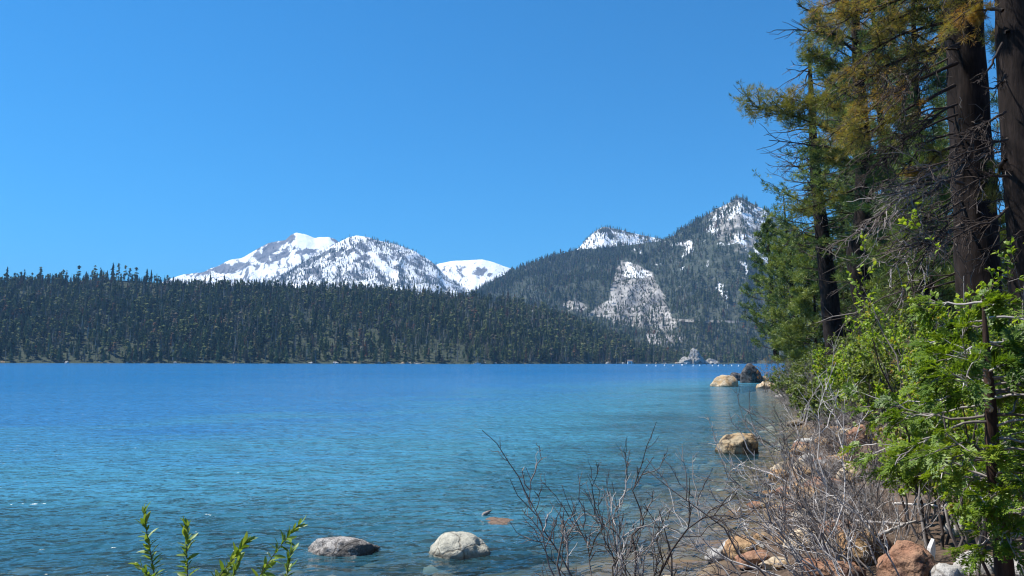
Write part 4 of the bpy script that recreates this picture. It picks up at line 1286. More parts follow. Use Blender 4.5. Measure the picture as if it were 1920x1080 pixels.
# ------------------------------------------------------------------ cedar sapling
def fronds(buf, C, D, Nn, L, rng, tint):
    """flat branching cedar sprays: axis, side shoots, scale-leaf blades; all in the plane normal to Nn"""
    N = len(C)
    D = unit(D)
    s = unit(np.cross(D, Nn))
    n = np.cross(s, D)
    side, tt = [], []
    ns = 7
    for q in range(ns):
        f = (q + 0.6) / ns
        for sg in (-1, 1):
            side.append((f, sg))
    parts_c, parts_d, parts_l = [], [], []
    sag = -0.25
    for f, sg in side:
        c = C + D * (L * f)[:, None] + np.array([0, 0, 1.0]) * (sag * L * f * f)[:, None]
        d = unit(D * 0.75 + s * (sg * 0.75) + rng.normal(0, 0.12, D.shape))
        l = L * (0.52 * (1 - f) ** 0.8 + 0.10) * rng.uniform(0.7, 1.2, N)
        parts_c.append(c); parts_d.append(d); parts_l.append(l)
    PC, PD, PL = np.concatenate(parts_c), np.concatenate(parts_d), np.concatenate(parts_l)
    PS = np.tile(s, (len(side), 1)); PN = np.tile(n, (len(side), 1))
    ti0 = np.tile(np.broadcast_to(tint, (N,)), len(side))
    bc, bd, bl, bn, bt = [], [], [], [], []
    for f, ang in ((0.0, 0.0), (0.3, 0.6), (0.5, -0.6), (0.7, 0.55)):
        bc.append(PC + PD * (PL * f)[:, None])
        o_ = np.cross(PN, PD)
        bd.append(unit(PD * math.cos(ang) + o_ * math.sin(ang) + rng.normal(0, 0.12, PD.shape)))
        bl.append(PL * (1.0 if ang == 0 else 0.5) * rng.uniform(0.75, 1.15, len(PL)))
        bn.append(PN); bt.append(ti0)
    bc, bd, bl, bn, bt = map(np.concatenate, (bc, bd, bl, bn, bt))
    w = np.cross(bn, bd) * (0.0050 + 0.024 * bl)[:, None]
    V = np.stack([bc, bc + bd * (bl * 0.5)[:, None] + w, bc + bd * bl[:, None], bc + bd * (bl * 0.5)[:, None] - w], 1).reshape(-1, 3)
    b = np.arange(len(bc))[:, None] * 4
    buf.add(V, np.concatenate([b + np.array((0, 1, 2)), b + np.array((0, 2, 3))]), np.repeat(np.clip(bt + rng.normal(0, 0.1, len(bt)), 0, 1), 4))


def cedar(label, px_path, Y, radii, zones, rng, name="cedar_sapling"):
    path = np.array([at(a, b, Y) for a, b in px_path])
    g = float(ground_z(path[0, 0], path[0, 1]))
    path = np.vstack([[path[0, 0] + 0.05, path[0, 1], g - 0.1], path])
    tb, lb, fb = Buf(), Buf(), Buf()
    P, s = trunk_mesh(tb, path, [radii[0] * 1.1] + list(radii), 14, 0.06, 8, rings=60)
    for (z0, z1, n, L0, L1, dens) in zones:
        zs = rng.uniform(z0, z1, n)
        S = np.stack([np.interp(zs, P[:, 2], P[:, c]) for c in range(3)], -1)
        az = rng.uniform(0, 6.283, n)
        L = rng.uniform(L0, L1, n)
        el = rng.uniform(-0.05, 0.35, n)
        D = np.stack([np.cos(az) * np.cos(el), np.sin(az) * np.cos(el), np.sin(el)], -1)
        Q = curves(S, D, L, 9, np.stack([0 * L, 0 * L, rng.uniform(-0.35, 0.1, n)], -1), 0.07, rng)
        tubes(lb, Q, taper(0.008 + 0.003 * L, 0.0025 + 0 * L, 9), 5, np.clip(0.55 + rng.normal(0, 0.2, n), 0, 1))
        m = 5
        i = np.repeat(np.arange(n), m)
        t = rng.uniform(0.3, 1.0, len(i))
        C, Tn = along(Q, i, t)
        TL = L[i] * rng.uniform(0.15, 0.4, len(i))
        W = curves(C, tilt(Tn, rng.uniform(0.3, 0.8, len(i)), rng), TL, 5, np.array([[0, 0, -0.15]]), 0.08, rng)
        tubes(lb, W, taper(0.005 + 0 * TL, 0.002 + 0 * TL, 5), 3, np.clip(0.7 + rng.normal(0, 0.2, len(i)), 0, 1))
        for src, cnt in ((W, dens), (Q, dens)):
            i3 = np.repeat(np.arange(len(src)), cnt)
            C3, T3 = along(src, i3, rng.uniform(0.45, 1.0, len(i3)))
            D3 = tilt(T3, rng.uniform(0.1, 0.8, len(i3)), rng)
            Nn = unit(np.array(sdir) * 0.7 + np.array([0, 0, 0.4]) + rng.normal(0, 0.45, C3.shape))
            fronds(fb, C3, D3, Nn, rng.uniform(0.07, 0.14, len(i3)), rng, 0.5 + 0.3 * vnoise(C3 * 2.5, 6))
    base = P[0]
    o = thing(name, label, "tree", tuple(base))
    link("trunk", tb.mesh("trunk", MAT_BARK_RED, base, True), o)
    link("branches", lb.mesh("branches", MAT_TWIG, base, True), o)
    link("crown", fb.mesh("crown", MAT_CEDAR, base), o)
    return o


rc = np.random.default_rng(12)
cedar("young cedar with flat green sprays and pale bare inner branches, nearest the camera", [(1884, 1080), (1874, 960), (1862, 860), (1857, 760), (1852, 690), (1846, 600), (1842, 555)], 5.0,
      [0.055, 0.050, 0.042, 0.034, 0.026, 0.014, 0.005], [(1.8, 2.3, 20, 0.5, 0.88, 4), (2.2, 2.85, 28, 0.45, 0.85, 4), (2.8, 3.4, 22, 0.2, 0.5, 4)], rc)


# ------------------------------------------------------------------ rocks
def rock_mat(name, base, dark, patch=0.35, speck=0.0, scale=1.0, warm=None):
    k = NT(name)
    p = k.objco()
    n1 = k.noise(p, 2.6 * scale, 7.0, 0.65)
    n2 = k.noise(p, 9.0 * scale, 6.0, 0.7)
    n3 = k.noise(p, 42.0 * scale, 3.0, 0.7)
    col = k.ramp(n2, [(0.25, [c * 0.6 for c in base]), (0.5, base), (0.75, [min(1, c * 1.25) for c in base])])
    if warm is not None:
        col = k.mix(k.range(k.noise(p, 1.7 * scale, 3.0), 0.42, 0.6), col, warm)
    col = k.mix(k.range(n1, 0.62 - patch * 0.4, 0.70 - patch * 0.35), col, dark)
    col = k.mix(k.range(n3, 0.45, 0.62, 0.0, 0.3 + speck), col, [c * (0.45 if speck < 0.3 else 0.15) for c in base])
    zz = k.n("ShaderNodeSeparateXYZ", {0: k.geo()}).outputs[2]
    zz = k.math('ADD', zz, k.math('MULTIPLY', k.math('SUBTRACT', n2, 0.5), 0.12))
    col = k.mix(k.range(zz, 0.03, 0.09, 0.62, 0.0), col, k.mix(1.0, col, (0.30, 0.28, 0.26), 'MULTIPLY'))   # wet band at the waterline
    crk = k.n("ShaderNodeTexVoronoi", {"Vector": k.mix(0.25, p, k.n("ShaderNodeTexNoise", {"Vector": p, "Scale": 3.0}).outputs["Color"]), "Scale": 2.3 * scale}, feature='DISTANCE_TO_EDGE').outputs["Distance"]
    crk = k.range(crk, 0.0, 0.035)
    col = k.mix(crk, k.mix(1.0, col, (0.45, 0.42, 0.40), 'MULTIPLY'), col)
    hgt = k.math('ADD', k.math('MULTIPLY', n1, 1.0), k.math('ADD', k.math('MULTIPLY', n2, 0.5), k.math('ADD', k.math('MULTIPLY', n3, 0.12), k.math('MULTIPLY', crk, 0.12))))
    k.done(k.principled(col, 0.88, 0.25, k.bump(hgt, 0.7, 0.12)))
    return k.m


RM = {"tan": rock_mat("tan_granite", (0.40, 0.32, 0.21), (0.06, 0.05, 0.04), 0.30, warm=(0.42, 0.27, 0.13)),
      "cream": rock_mat("cream_granite", (0.56, 0.46, 0.33), (0.20, 0.14, 0.09), 0.16, warm=(0.46, 0.31, 0.16)),
      "dark": rock_mat("dark_granite", (0.14, 0.13, 0.125), (0.035, 0.033, 0.033), 0.42),
      "grey": rock_mat("pale_granite", (0.46, 0.44, 0.36), (0.24, 0.23, 0.17), 0.12),
      "white": rock_mat("whitish_stone", (0.44, 0.42, 0.39), (0.20, 0.18, 0.16), 0.2),
      "speckled": rock_mat("speckled_stone", (0.44, 0.41, 0.38), (0.13, 0.12, 0.11), 0.36, 0.5, 1.2),
      "orange": rock_mat("orange_stone", (0.40, 0.24, 0.125), (0.13, 0.07, 0.04), 0.22, warm=(0.44, 0.30, 0.16)),
      "red": rock_mat("red_stone", (0.33, 0.17, 0.105), (0.11, 0.06, 0.045), 0.22, warm=(0.36, 0.22, 0.14)),
      "wet": rock_mat("drowned_stone", (0.33, 0.23, 0.17), (0.10, 0.08, 0.06), 0.2)}


def ico(sub):
    t = (1 + 5 ** 0.5) / 2
    V = [(-1, t, 0), (1, t, 0), (-1, -t, 0), (1, -t, 0), (0, -1, t), (0, 1, t), (0, -1, -t), (0, 1, -t), (t, 0, -1), (t, 0, 1), (-t, 0, -1), (-t, 0, 1)]
    F = [(0, 11, 5), (0, 5, 1), (0, 1, 7), (0, 7, 10), (0, 10, 11), (1, 5, 9), (5, 11, 4), (11, 10, 2), (10, 7, 6), (7, 1, 8),
         (3, 9, 4), (3, 4, 2), (3, 2, 6), (3, 6, 8), (3, 8, 9), (4, 9, 5), (2, 4, 11), (6, 2, 10), (8, 6, 7), (9, 8, 1)]
    V = [np.array(v) / np.linalg.norm(v) for v in V]
    for _ in range(sub):
        mid, NF = {}, []

        def m(a, b):
            q = (min(a, b), max(a, b))
            if q not in mid:
                v = V[a] + V[b]
                V.append(v / np.linalg.norm(v))
                mid[q] = len(V) - 1
            return mid[q]
        for a, b, c in F:
            ab, bc, ca = m(a, b), m(b, c), m(c, a)
            NF += [(a, ab, ca), (b, bc, ab), (c, ca, bc), (ab, bc, ca)]
        F = NF
    return np.array(V), np.array(F)


ICO = {q: ico(q) for q in (1, 2, 3, 4)}


def rock_shape(size, seed, sub=3, ang=0.5, rough=0.18, tilt_=0.0, notch=None, flat_top=0.0):
    V, F = ICO[sub]
    V = V.copy()
    r = np.random.default_rng(seed)
    for _ in range(9):                                        # planar facets, as if broken
        n = unit(r.normal(0, 1, 3))
        d = r.uniform(0.62, 0.9)
        h = V @ n - d
        V = V - n[None] * (np.clip(h, 0, None) * ang * 1.6)[:, None].clip(None, 1)
    V = V * (1 + rough * fbm(V * 1.3 + seed * 3.1, 3, seed)[:, None] + rough * 0.22 * fbm(V * 5.0 + seed, 3, seed + 2)[:, None])
    if flat_top:
        V[:, 2] = np.where(V[:, 2] > flat_top, flat_top + (V[:, 2] - flat_top) * 0.25, V[:, 2])
    if notch is not None:
        d = np.linalg.norm(V - np.array(notch)[None], axis=1)
        V = V * (1 - 0.22 * np.exp(-(d / 0.28) ** 2))[:, None]
    V = V * (np.asarray(size) / 2.0)[None]
    c, s_ = math.cos(tilt_), math.sin(tilt_)
    V = V @ np.array([[c, 0, s_], [0, 1, 0], [-s_, 0, c]])
    return V, F


def rock(label, mat, pos, size, seed, sink=0.35, sub=4, group=None, name="boulder", cat="rock", **kw):
    V, F = rock_shape(size, seed, sub, **kw)
    z = V[:, 2].max() * (1 - 2 * sink) if False else 0
    o = link(name, make_mesh(name, V, F, RM[mat], smooth_shade=True), loc=(pos[0], pos[1], pos[2] + size[2] * (0.5 - sink)))
    tag(o, label, cat, group)
    return o


def water_rock(label, mat, px, py, w, h, seed, depth=0.9, sink=0.4, **kw):
    """a rock standing in the water: waterline pixel, width and height above water in photo pixels"""
    p = hit_ground(px, py, None)
    m = p[1] / FPX
    sink = max(sink, 0.52)
    kw.setdefault('sub', 4 if w > 70 else 3)
    W, Hh = w * m, h * m / (1 - sink)
    p = p + np.array([0, W * depth * 0.35, 0])
    return rock(label, mat, p, (W * 1.0, W * depth, Hh), seed, sink, **kw)


water_rock("smooth pale grey-green boulder with a notch, alone in the near water", "grey", 862, 1044, 116, 40, 3, 0.8, 0.42, ang=0.25, rough=0.12, notch=(0.75, -0.3, 0.75), tilt_=-0.12)
water_rock("low speckled grey boulder awash in the near water", "speckled", 632, 1042, 132, 27, 15, 0.7, 0.48, ang=0.3, rough=0.2)
water_rock("tan boulder with dark hollows standing in the water beside the bare bush", "tan", 1390, 851, 78, 40, 9, 0.8, 0.35, ang=0.4, rough=0.16)
water_rock("pale cream boulder farthest out in the cluster off the point", "cream", 1362, 725, 54, 21, 21, 0.8, 0.35, ang=0.5)
water_rock("small dark boulder with a pale top behind the cream one", "dark", 1381, 714, 32, 16, 33, 0.8, 0.35, ang=0.3)
water_rock("big dark grey boulder, tallest of the cluster off the point", "dark", 1416, 718, 42, 33, 46, 0.8, 0.22, ang=0.5, tilt_=0.15)
water_rock("small tan rock leaning on the big dark boulder", "tan", 1435, 718, 24, 13, 51, 0.8, 0.35, ang=0.5)
water_rock("low orange-tan rock in front of the big dark boulder", "cream", 1441, 728, 38, 15, 62, 0.8, 0.4, ang=0.5)
water_rock("flat pale rock at the waterline below the grey brush", "white", 1475, 745, 40, 9, 71, 0.7, 0.45, ang=0.5)
water_rock("small tan stone at the edge of the dark shallows", "tan", 1509, 761, 20, 9, 77, 0.8, 0.4)
water_rock("round tan-orange boulder half hidden by bare stems at the water's edge", "cream", 1520, 886, 60, 32, 84, 0.8, 0.4, ang=0.4)
water_rock("pale tan rock left of the round tan-orange boulder behind the stems", "cream", 1470, 898, 44, 26, 92, 0.8, 0.4)


def land_rock(label, mat, px, py, w, h, seed, sink=0.3, **kw):
    p = hit_ground(px, py)
    m = p[1] / FPX
    kw.setdefault('sub', 4 if w > 90 else 3)
    return rock(label, mat, p, (w * m, w * m * kw.pop("deep", 0.85), h * m / (1 - sink)), seed, sink, **kw)


land_rock("flat tan slab lying at the waterline behind the bare stems", "cream", 1575, 1010, 150, 30, 101, 0.4, flat_top=0.35)
land_rock("low orange-brown slab behind the flat tan slab", "orange", 1560, 980, 90, 26, 113, 0.4, flat_top=0.4)
land_rock("large orange-brown boulder on the shore below the bare stems", "orange", 1612, 1056, 98, 62, 121, 0.25, ang=0.5)
land_rock("rust-red rock pressed against the large orange boulder", "red", 1655, 1046, 40, 46, 133, 0.25)
land_rock("broad red boulder at the picture's bottom beside the pale board", "red", 1698, 1092, 110, 74, 141, 0.25, ang=0.5)
land_rock("pale reddish rock at the bottom between the stems", "red", 1560, 1090, 110, 44, 152, 0.3)
land_rock("reddish round rock among the grey brush", "red", 1612, 832, 48, 36, 163, 0.3)
land_rock("orange flat rock among the grey brush on the bank", "orange", 1568, 786, 60, 20, 171, 0.35)
land_rock("whitish rock under the cedar branches", "white", 1835, 1070, 84, 32, 181, 0.5, ang=0.5)
land_rock("whitish rock at the corner right of the cedar trunk", "white", 1915, 1090, 70, 40, 192, 0.45)
land_rock("pale grey rock left of the cedar trunk at the bottom", "white", 1780, 1095, 70, 36, 204, 0.4)
land_rock("brick-red rock behind the cedar's lowest branches", "red", 1828, 985, 70, 34, 211, 0.3)
land_rock("small pale block beside the brick-red rock", "white", 1800, 1000, 46, 30, 222, 0.3)
land_rock("orange angular rock between the reddish round rock and the round tan-orange boulder", "orange", 1575, 880, 64, 34, 241, 0.3, ang=0.6)
land_rock("tan-orange block on the bank below the flat orange rock", "cream", 1600, 905, 56, 34, 252, 0.3, ang=0.6)
land_rock("rusty slab leaning on the bank below the vivid shrubs", "red", 1548, 925, 74, 28, 263, 0.35, ang=0.6)
land_rock("orange stone beside the flat tan slab", "orange", 1500, 930, 46, 24, 233, 0.4)
rr = np.random.default_rng(8)
for q in range(90):
    Y = float(np.exp(rr.uniform(math.log(8.5), math.log(60))))
    # along the waterline
    yy = Y
    xs = np.interp(yy, SHORE[6:16, 1], SHORE[6:16, 0])
    x = xs + rr.normal(0.35, 0.6) + 0.02 * Y
    sz = rr.uniform(0.2, 0.7) * (0.8 + 0.015 * Y)
    mt = ["orange", "red", "cream", "tan", "white", "orange"][int(rr.integers(0, 6))]
    zz = float(ground_z(x, yy))
    rock("small %s stone among others along the waterline" % {"orange": "orange", "red": "reddish", "cream": "cream", "tan": "tan", "white": "whitish"}[mt], mt, (x, yy, zz),
         (sz, sz * rr.uniform(0.7, 1.0), sz * rr.uniform(0.45, 0.8)), 300 + q, 0.35, sub=3 if Y < 12 else 2, group="small %s stones along the waterline" % mt, name="stone", cat="stone")

# drowned shelf with a scrap of driftwood, and the cobbles on the lake bed
p = hit_ground(945, 975, None)
rock("reddish sunken boulder just below the surface", "wet", (p[0], p[1], -0.16), (1.8, 1.5, 0.7), 401, 0.5, name="sunken_boulder", flat_top=0.3)
p = hit_ground(910, 966, None)
b = Buf()
tubes(b, np.array([[[-0.09, 0, -0.06], [-0.02, 0.0, 0.02], [0.05, 0.01, 0.05], [0.12, 0.02, 0.09]]]), np.array([[0.02, 0.045, 0.035, 0.008]]), 6, 0.6)
o = link("driftwood", b.mesh("driftwood", MAT_TWIG, smooth_shade=True), loc=(p[0], p[1], 0.0))
tag(o, "short dark stub of driftwood poking up over the sunken boulder", "driftwood")
b = Buf()
V0, F0 = ICO[1]
nst = 900
X = rr.uniform(-14, 14, nst)
Yv = rr.uniform(8, 45, nst)
s_ = shore_dist(X, Yv)
ok = (s_ < -0.2) & (s_ > -14)
X, Yv = X[ok], Yv[ok]
Zv = ground_z(X, Yv)
for q in range(len(X)):
    sz = rr.uniform(0.15, 0.6) * (1.8 if rr.random() < 0.12 else 1)
    V = V0 * (1 + 0.2 * vnoise(V0 * 1.4 + q, 5)[:, None]) * np.array([1, rr.uniform(0.7, 1), rr.uniform(0.35, 0.6)]) * sz * 0.5
    top = V[:, 2].max() + Zv[q]
    dz = min(0.0, -0.03 - top)
    b.add(V + [X[q], Yv[q], Zv[q] + dz], F0, rr.uniform(0, 1))
k = NT("lakebed_stone")
cc = k.ramp(k.attr("tint"), [(0, (0.10, 0.08, 0.06)), (0.35, (0.30, 0.20, 0.12)), (0.6, (0.40, 0.27, 0.17)), (0.8, (0.36, 0.33, 0.28)), (1, (0.55, 0.5, 0.42))])
k.done(k.principled(cc, 0.8, 0.2))
o = link("lakebed_stones", b.mesh("lakebed_stones", k.m, smooth_shade=True))
tag(o, "stones lying on the shallow lake bed", kind="stuff")


# ------------------------------------------------------------------ driftwood and boards on the shore
def stick(label, pts, r, tint, name="driftwood", cat="driftwood", sides=6):
    P = np.array(pts, float)
    b = Buf()
    t = np.linspace(0, 1, 14)
    seg = np.linspace(0, 1, len(P))
    Q = np.stack([np.interp(t, seg, P[:, c]) for c in range(3)], -1)
    Q = Q + np.cumsum(rr.normal(0, 0.004, Q.shape), 0)
    tubes(b, Q[None], taper(r, r * 0.35, 14), sides, tint)
    for f in (0.35, 0.6, 0.8):
        C, T_ = along(Q[None], np.array([0]), np.array([f]))
        W = curves(C, tilt(T_, 0.7, rr), 0.25 * np.linalg.norm(P[-1] - P[0]), 5, None, 0.1, rr)
        tubes(b, W, taper(r * 0.4, r * 0.1, 5), 4, tint)
    o = link(name, b.mesh(name, MAT_TWIG, P[0], True), loc=tuple(P[0]))
    tag(o, label, cat)


def gp(px, py, dz=0.05):
    p = hit_ground(px, py)
    return p + [0, 0, dz]


stick("long grey driftwood pole lying across the shore rocks", [gp(1480, 1000, 0.2), gp(1600, 1012, 0.25), gp(1700, 1030, 0.3)], 0.035, 0.8)
stick("crooked pale branch lying before the orange boulder", [gp(1590, 1066, 0.2), gp(1650, 1050, 0.3), gp(1720, 1020, 0.3)], 0.04, 0.9)
stick("thin bleached branch lying under the cedar", [gp(1680, 985, 0.3), gp(1760, 990, 0.3), gp(1850, 1010, 0.3)], 0.022, 1.0)
stick("forked grey branch slanting into the water by the tan boulder", [gp(1500, 925, 0.1), gp(1440, 915, 0.35), gp(1385, 905, 0.45)], 0.03, 0.75)
# weathered pale board standing on end
pb = gp(1740, 1085, 0)
w_, t_, h_ = 0.075, 0.025, 0.42
Vb = np.array([(-w_ / 2, -t_, -0.15), (w_ / 2, -t_, -0.15), (w_ / 2, t_, -0.15), (-w_ / 2, t_, -0.15), (-w_ * 0.48, -t_, h_ * 0.75), (w_ * 0.45, -t_, h_ * 0.7), (w_ * 0.45, t_, h_ * 0.7), (-w_ * 0.48, t_, h_ * 0.75),
               (w_ * 0.02, -t_ * 0.8, h_), (w_ * 0.25, -t_ * 0.8, h_ * 0.93), (w_ * 0.25, t_ * 0.8, h_ * 0.93), (w_ * 0.02, t_ * 0.8, h_)])
Fb = [(0, 3, 2, 1)] + [(0, 1, 5, 4), (1, 2, 6, 5), (2, 3, 7, 6), (3, 0, 4, 7), (4, 5, 9, 8), (5, 6, 10, 9), (6, 7, 11, 10), (7, 4, 8, 11), (8, 9, 10, 11)]
k = NT("weathered_board")
n_ = k.noise(k.mapping(k.objco(), (1, 1, 0.08)), 60.0, 4.0)
k.done(k.principled(k.ramp(n_, [(0.3, (0.40, 0.39, 0.38)), (0.7, (0.68, 0.67, 0.65))]), 0.85, 0.2))
o = link("board", make_mesh("board", Vb, np.array(Fb), k.m), loc=(pb[0], pb[1], pb[2]))
o.rotation_euler = (0.1, 0.12, 0.3)
tag(o, "weathered pale grey board standing on end beside the broad red boulder", "board")


# ------------------------------------------------------------------ willow shoots by the camera
def leaf_mesh():
    L, n = 1.0, 7
    V, F = [], []
    for q in range(n):
        t = q / (n - 1)
        w = 0.15 * math.sin(math.pi * min(1, t * 0.95 + 0.04)) ** 0.8 * (1 if t < 0.99 else 0)
        z = -0.16 * t * t
        V += [(-w, t, z + w * 0.35), (0, t, z), (w, t, z + w * 0.35)]
    for q in range(n - 1):
        a = q * 3
        F += [(a, a + 1, a + 4, a + 3), (a + 1, a + 2, a + 5, a + 4)]
    return np.array(V, float), np.array(F)


LV, LF = leaf_mesh()
leaf_meshes = [make_mesh("leaf", LV, LF, MAT_WILLOW, attrs={"tint": np.full(len(LV), ti)}, smooth_shade=True) for ti in (0.15, 0.35, 0.5, 0.7, 0.9)]
rw = np.random.default_rng(64)


def shoot(label, pts, Y, n, L, twig=None):
    P = np.array([at(a, b, Y) for a, b in pts])
    g = float(ground_z(P[0, 0], P[0, 1]))
    base = np.array([P[0, 0], P[0, 1], g - 0.05])
    P = np.vstack([base[None], P])
    seg = np.r_[0, np.cumsum(np.linalg.norm(np.diff(P, axis=0), axis=1))]
    s = np.linspace(0, seg[-1], 24)
    Q = np.stack([np.interp(s, seg, P[:, c]) for c in range(3)], -1)
    for _ in range(2):
        Q[1:-1] = 0.5 * Q[1:-1] + 0.25 * (Q[:-2] + Q[2:])
    b = Buf()
    tubes(b, Q[None], taper(0.0065, 0.002, 24), 6, 0.25)
    o = thing("willow_shoot", label, "plant", tuple(base))
    link("stem", b.mesh("stem", MAT_TWIG, base, True), o)
    t0 = 1 - (seg[-1] - seg[1]) / seg[-1] * 1.05
    n = int(n * 1.45)
    for q in range(n):
        f = t0 + (1 - t0) * (q + rw.random() * 0.8) / n
        C, T_ = along(Q[None], np.array([0]), np.array([min(f, 0.998)]))
        for r_ in range(2):
            d = tilt(T_, rw.uniform(0.45, 1.25) * (0.5 if f > 0.93 else 1), rw)[0]
            nrm = unit(T_[0] * 0.9 + rw.normal(0, 0.35, 3))
            sx = unit(np.cross(d, nrm))
            nz = np.cross(sx, d)
            l = L * rw.uniform(0.55, 1.15)
            lo = link("leaf", leaf_meshes[int(rw.integers(0, 5))], o)
            M = Matrix(((sx[0], d[0], nz[0], C[0, 0] - base[0]), (sx[1], d[1], nz[1], C[0, 1] - base[1]), (sx[2], d[2], nz[2], C[0, 2] - base[2]), (0, 0, 0, 1)))
            lo.matrix_local = M @ Matrix.Diagonal((l, l, l, 1))


shoot("tallest upright willow shoot with narrow green leaves, growing farthest from the rocks", [(292, 1085), (283, 1040), (275, 1000), (270, 960)], 4.2, 17, 0.075)
shoot("short leafy willow sprig beside the foot of the tallest shoot", [(292, 1090), (275, 1070), (258, 1058)], 4.0, 8, 0.055)
shoot("straight willow shoot between the tallest and the leaning ones", [(352, 1090), (351, 1050), (349, 1010), (350, 985)], 4.0, 17, 0.072)
shoot("willow shoot leaning to the right with a forked leafy head", [(400, 1090), (430, 1060), (450, 1030), (464, 1012)], 4.1, 16, 0.072)
shoot("low bushy willow sprig under the leaning shoot", [(430, 1095), (440, 1075), (448, 1050)], 3.9, 9, 0.055)
shoot("long slanting willow shoot nearest the speckled boulder", [(478, 1090), (505, 1052), (535, 1010), (560, 984)], 4.2, 19, 0.07)
shoot("small willow sprig to the right of the long slanting shoot", [(535, 1095), (540, 1060), (546, 1036)], 4.1, 10, 0.068)

# ================================================================== FAR SHORE DETAILS
def box(x0, x1, y0, y1, z0, z1):
    V = np.array([(x, y, z) for x in (x0, x1) for y in (y0, y1) for z in (z0, z1)], float)
    F = np.array([(0, 1, 3), (0, 3, 2), (4, 6, 7), (4, 7, 5), (0, 4, 5), (0, 5, 1), (2, 3, 7), (2, 7, 6), (0, 2, 6), (0, 6, 4), (1, 5, 7), (1, 7, 3)])
    return V, F


def plain(name, col, rough=0.5):
    k = NT(name)
    n = k.noise(k.objco(), 3.0, 3.0)
    return k.done(k.principled(k.mix(k.range(n, 0.3, 0.7, 0.0, 0.25), col, [c * 0.7 for c in col]), rough, 0.4))


M_WHITE, M_DARK, M_WOOD, M_ROOF = plain("white_paint", (0.78, 0.78, 0.77)), plain("tinted_glass", (0.03, 0.04, 0.05), 0.15), plain("grey_timber", (0.22, 0.19, 0.16), 0.9), plain("brown_roof", (0.16, 0.12, 0.10), 0.9)


def piece(name, parent, mat, *boxes):
    b = Buf()
    for q in boxes:
        b.add(*box(*q))
    return link(name, b.mesh(name, mat), parent)


def boat(label, px, py, L, heading, Y=None):
    p = hit_ground(px, py, None) if Y is None else at(px, py, Y)
    o = thing("motor_boat", label, "boat", (p[0], p[1], 0.0))
    o.rotation_euler = (0, 0, heading)
    st = np.linspace(-0.5, 0.5, 9)
    half = 0.16 * np.clip(1 - np.clip((st - 0.05) / 0.45, 0, 1) ** 2, 0.02, 1)
    dz = 0.10 + 0.035 * np.clip(st + 0.1, 0, 1)
    V = []
    for s_, h_, d_ in zip(st, half, dz):
        V += [(s_ * L, -h_ * L, d_ * L), (s_ * L, -h_ * 0.75 * L, -0.04 * L), (s_ * L, h_ * 0.75 * L, -0.04 * L), (s_ * L, h_ * L, d_ * L)]
    T = []
    for q in range(8):
        a = q * 4
        for c in range(4):
            d = (c + 1) % 4
            T += [(a + c, a + 4 + c, a + 4 + d), (a + c, a + 4 + d, a + d)]
    T += [(0, 1, 2), (0, 2, 3)]
    link("hull", Buf().add(V, T).mesh("hull", M_WHITE), o)
    cab = piece("cabin", o, M_WHITE, (-0.12 * L, 0.14 * L, -0.11 * L, 0.11 * L, 0.10 * L, 0.20 * L))
    piece("windscreen", cab, M_DARK, (0.142 * L, 0.17 * L, -0.105 * L, 0.105 * L, 0.115 * L, 0.20 * L), (-0.11 * L, 0.13 * L, -0.113 * L, 0.113 * L, 0.145 * L, 0.185 * L))
    piece("roof", o, M_WHITE, (-0.25 * L, 0.17 * L, -0.12 * L, 0.12 * L, 0.235 * L, 0.25 * L), *[(a * L, (a + 0.012) * L, b * L, (b + 0.012) * L, 0.10 * L, 0.236 * L) for a in (-0.24, 0.1) for b in (-0.11, 0.1)])
    return o


boat("white motor boat with a canopy moored off the far shore", 895, 682.4, 9.0, 0.15)
boat("small white boat lying close to the far shore", 951, 682.3, 5.5, 2.9, None)
boat("low dark-roofed tour boat moored by the granite knoll", 1290, 685.0, 11.0, 0.1)

# hut at the head of the bay
c = at(1181, 682, 1090)
o = thing("boathouse", "small pale boathouse at the waterline under the conifers", "hut", (c[0], c[1], 0.4))
wl = piece("wall", o, M_WHITE, (-3.2, 3.2, -2.2, 2.2, -1.0, 3.6))
Vr = np.array([(-3.7, -2.7, 3.5), (3.7, -2.7, 3.5), (3.7, 2.7, 3.5), (-3.7, 2.7, 3.5), (-3.7, 0, 5.6), (3.7, 0, 5.6)], float)
link("roof", Buf().add(Vr, [(0, 1, 5), (0, 5, 4), (2, 3, 4), (2, 4, 5), (0, 4, 3), (1, 2, 5), (0, 3, 2), (0, 2, 1)]).mesh("roof", M_ROOF), o)
piece("door", wl, M_DARK, (-0.9, 0.9, -2.26, -2.21, 0.0, 2.4))

# pier and buoys
c = hit_ground(1325, 684.6, None)
o = thing("pier", "low timber pier below the granite knoll", "pier", (c[0], c[1], 0.0))
piece("deck", o, M_WOOD, (-22, 22, -1.2, 1.2, 1.0, 1.35))
for q in np.linspace(-21, 21, 9):
    for s_ in (-1.0, 1.0):
        piece("post", o, M_WOOD, (q - 0.15, q + 0.15, s_ - 0.15, s_ + 0.15, -2.0, 1.0))
th = np.linspace(0, 2 * np.pi, 11)[:-1]
prof = [(0.02, -0.5), (0.42, -0.3), (0.5, 0.0), (0.42, 0.35), (0.16, 0.5), (0.14, 0.95), (0.02, 1.0)]
Vb = np.array([(r * math.cos(t), r * math.sin(t), z) for r, z in prof for t in th])
Tb = []
for q in range(len(prof) - 1):
    for s_ in range(10):
        a, b_ = q * 10 + s_, q * 10 + (s_ + 1) % 10
        Tb += [(a, b_, b_ + 10), (a, b_ + 10, a + 10)]
bme = Buf().add(Vb, Tb).mesh("buoy", M_WHITE, smooth_shade=True)
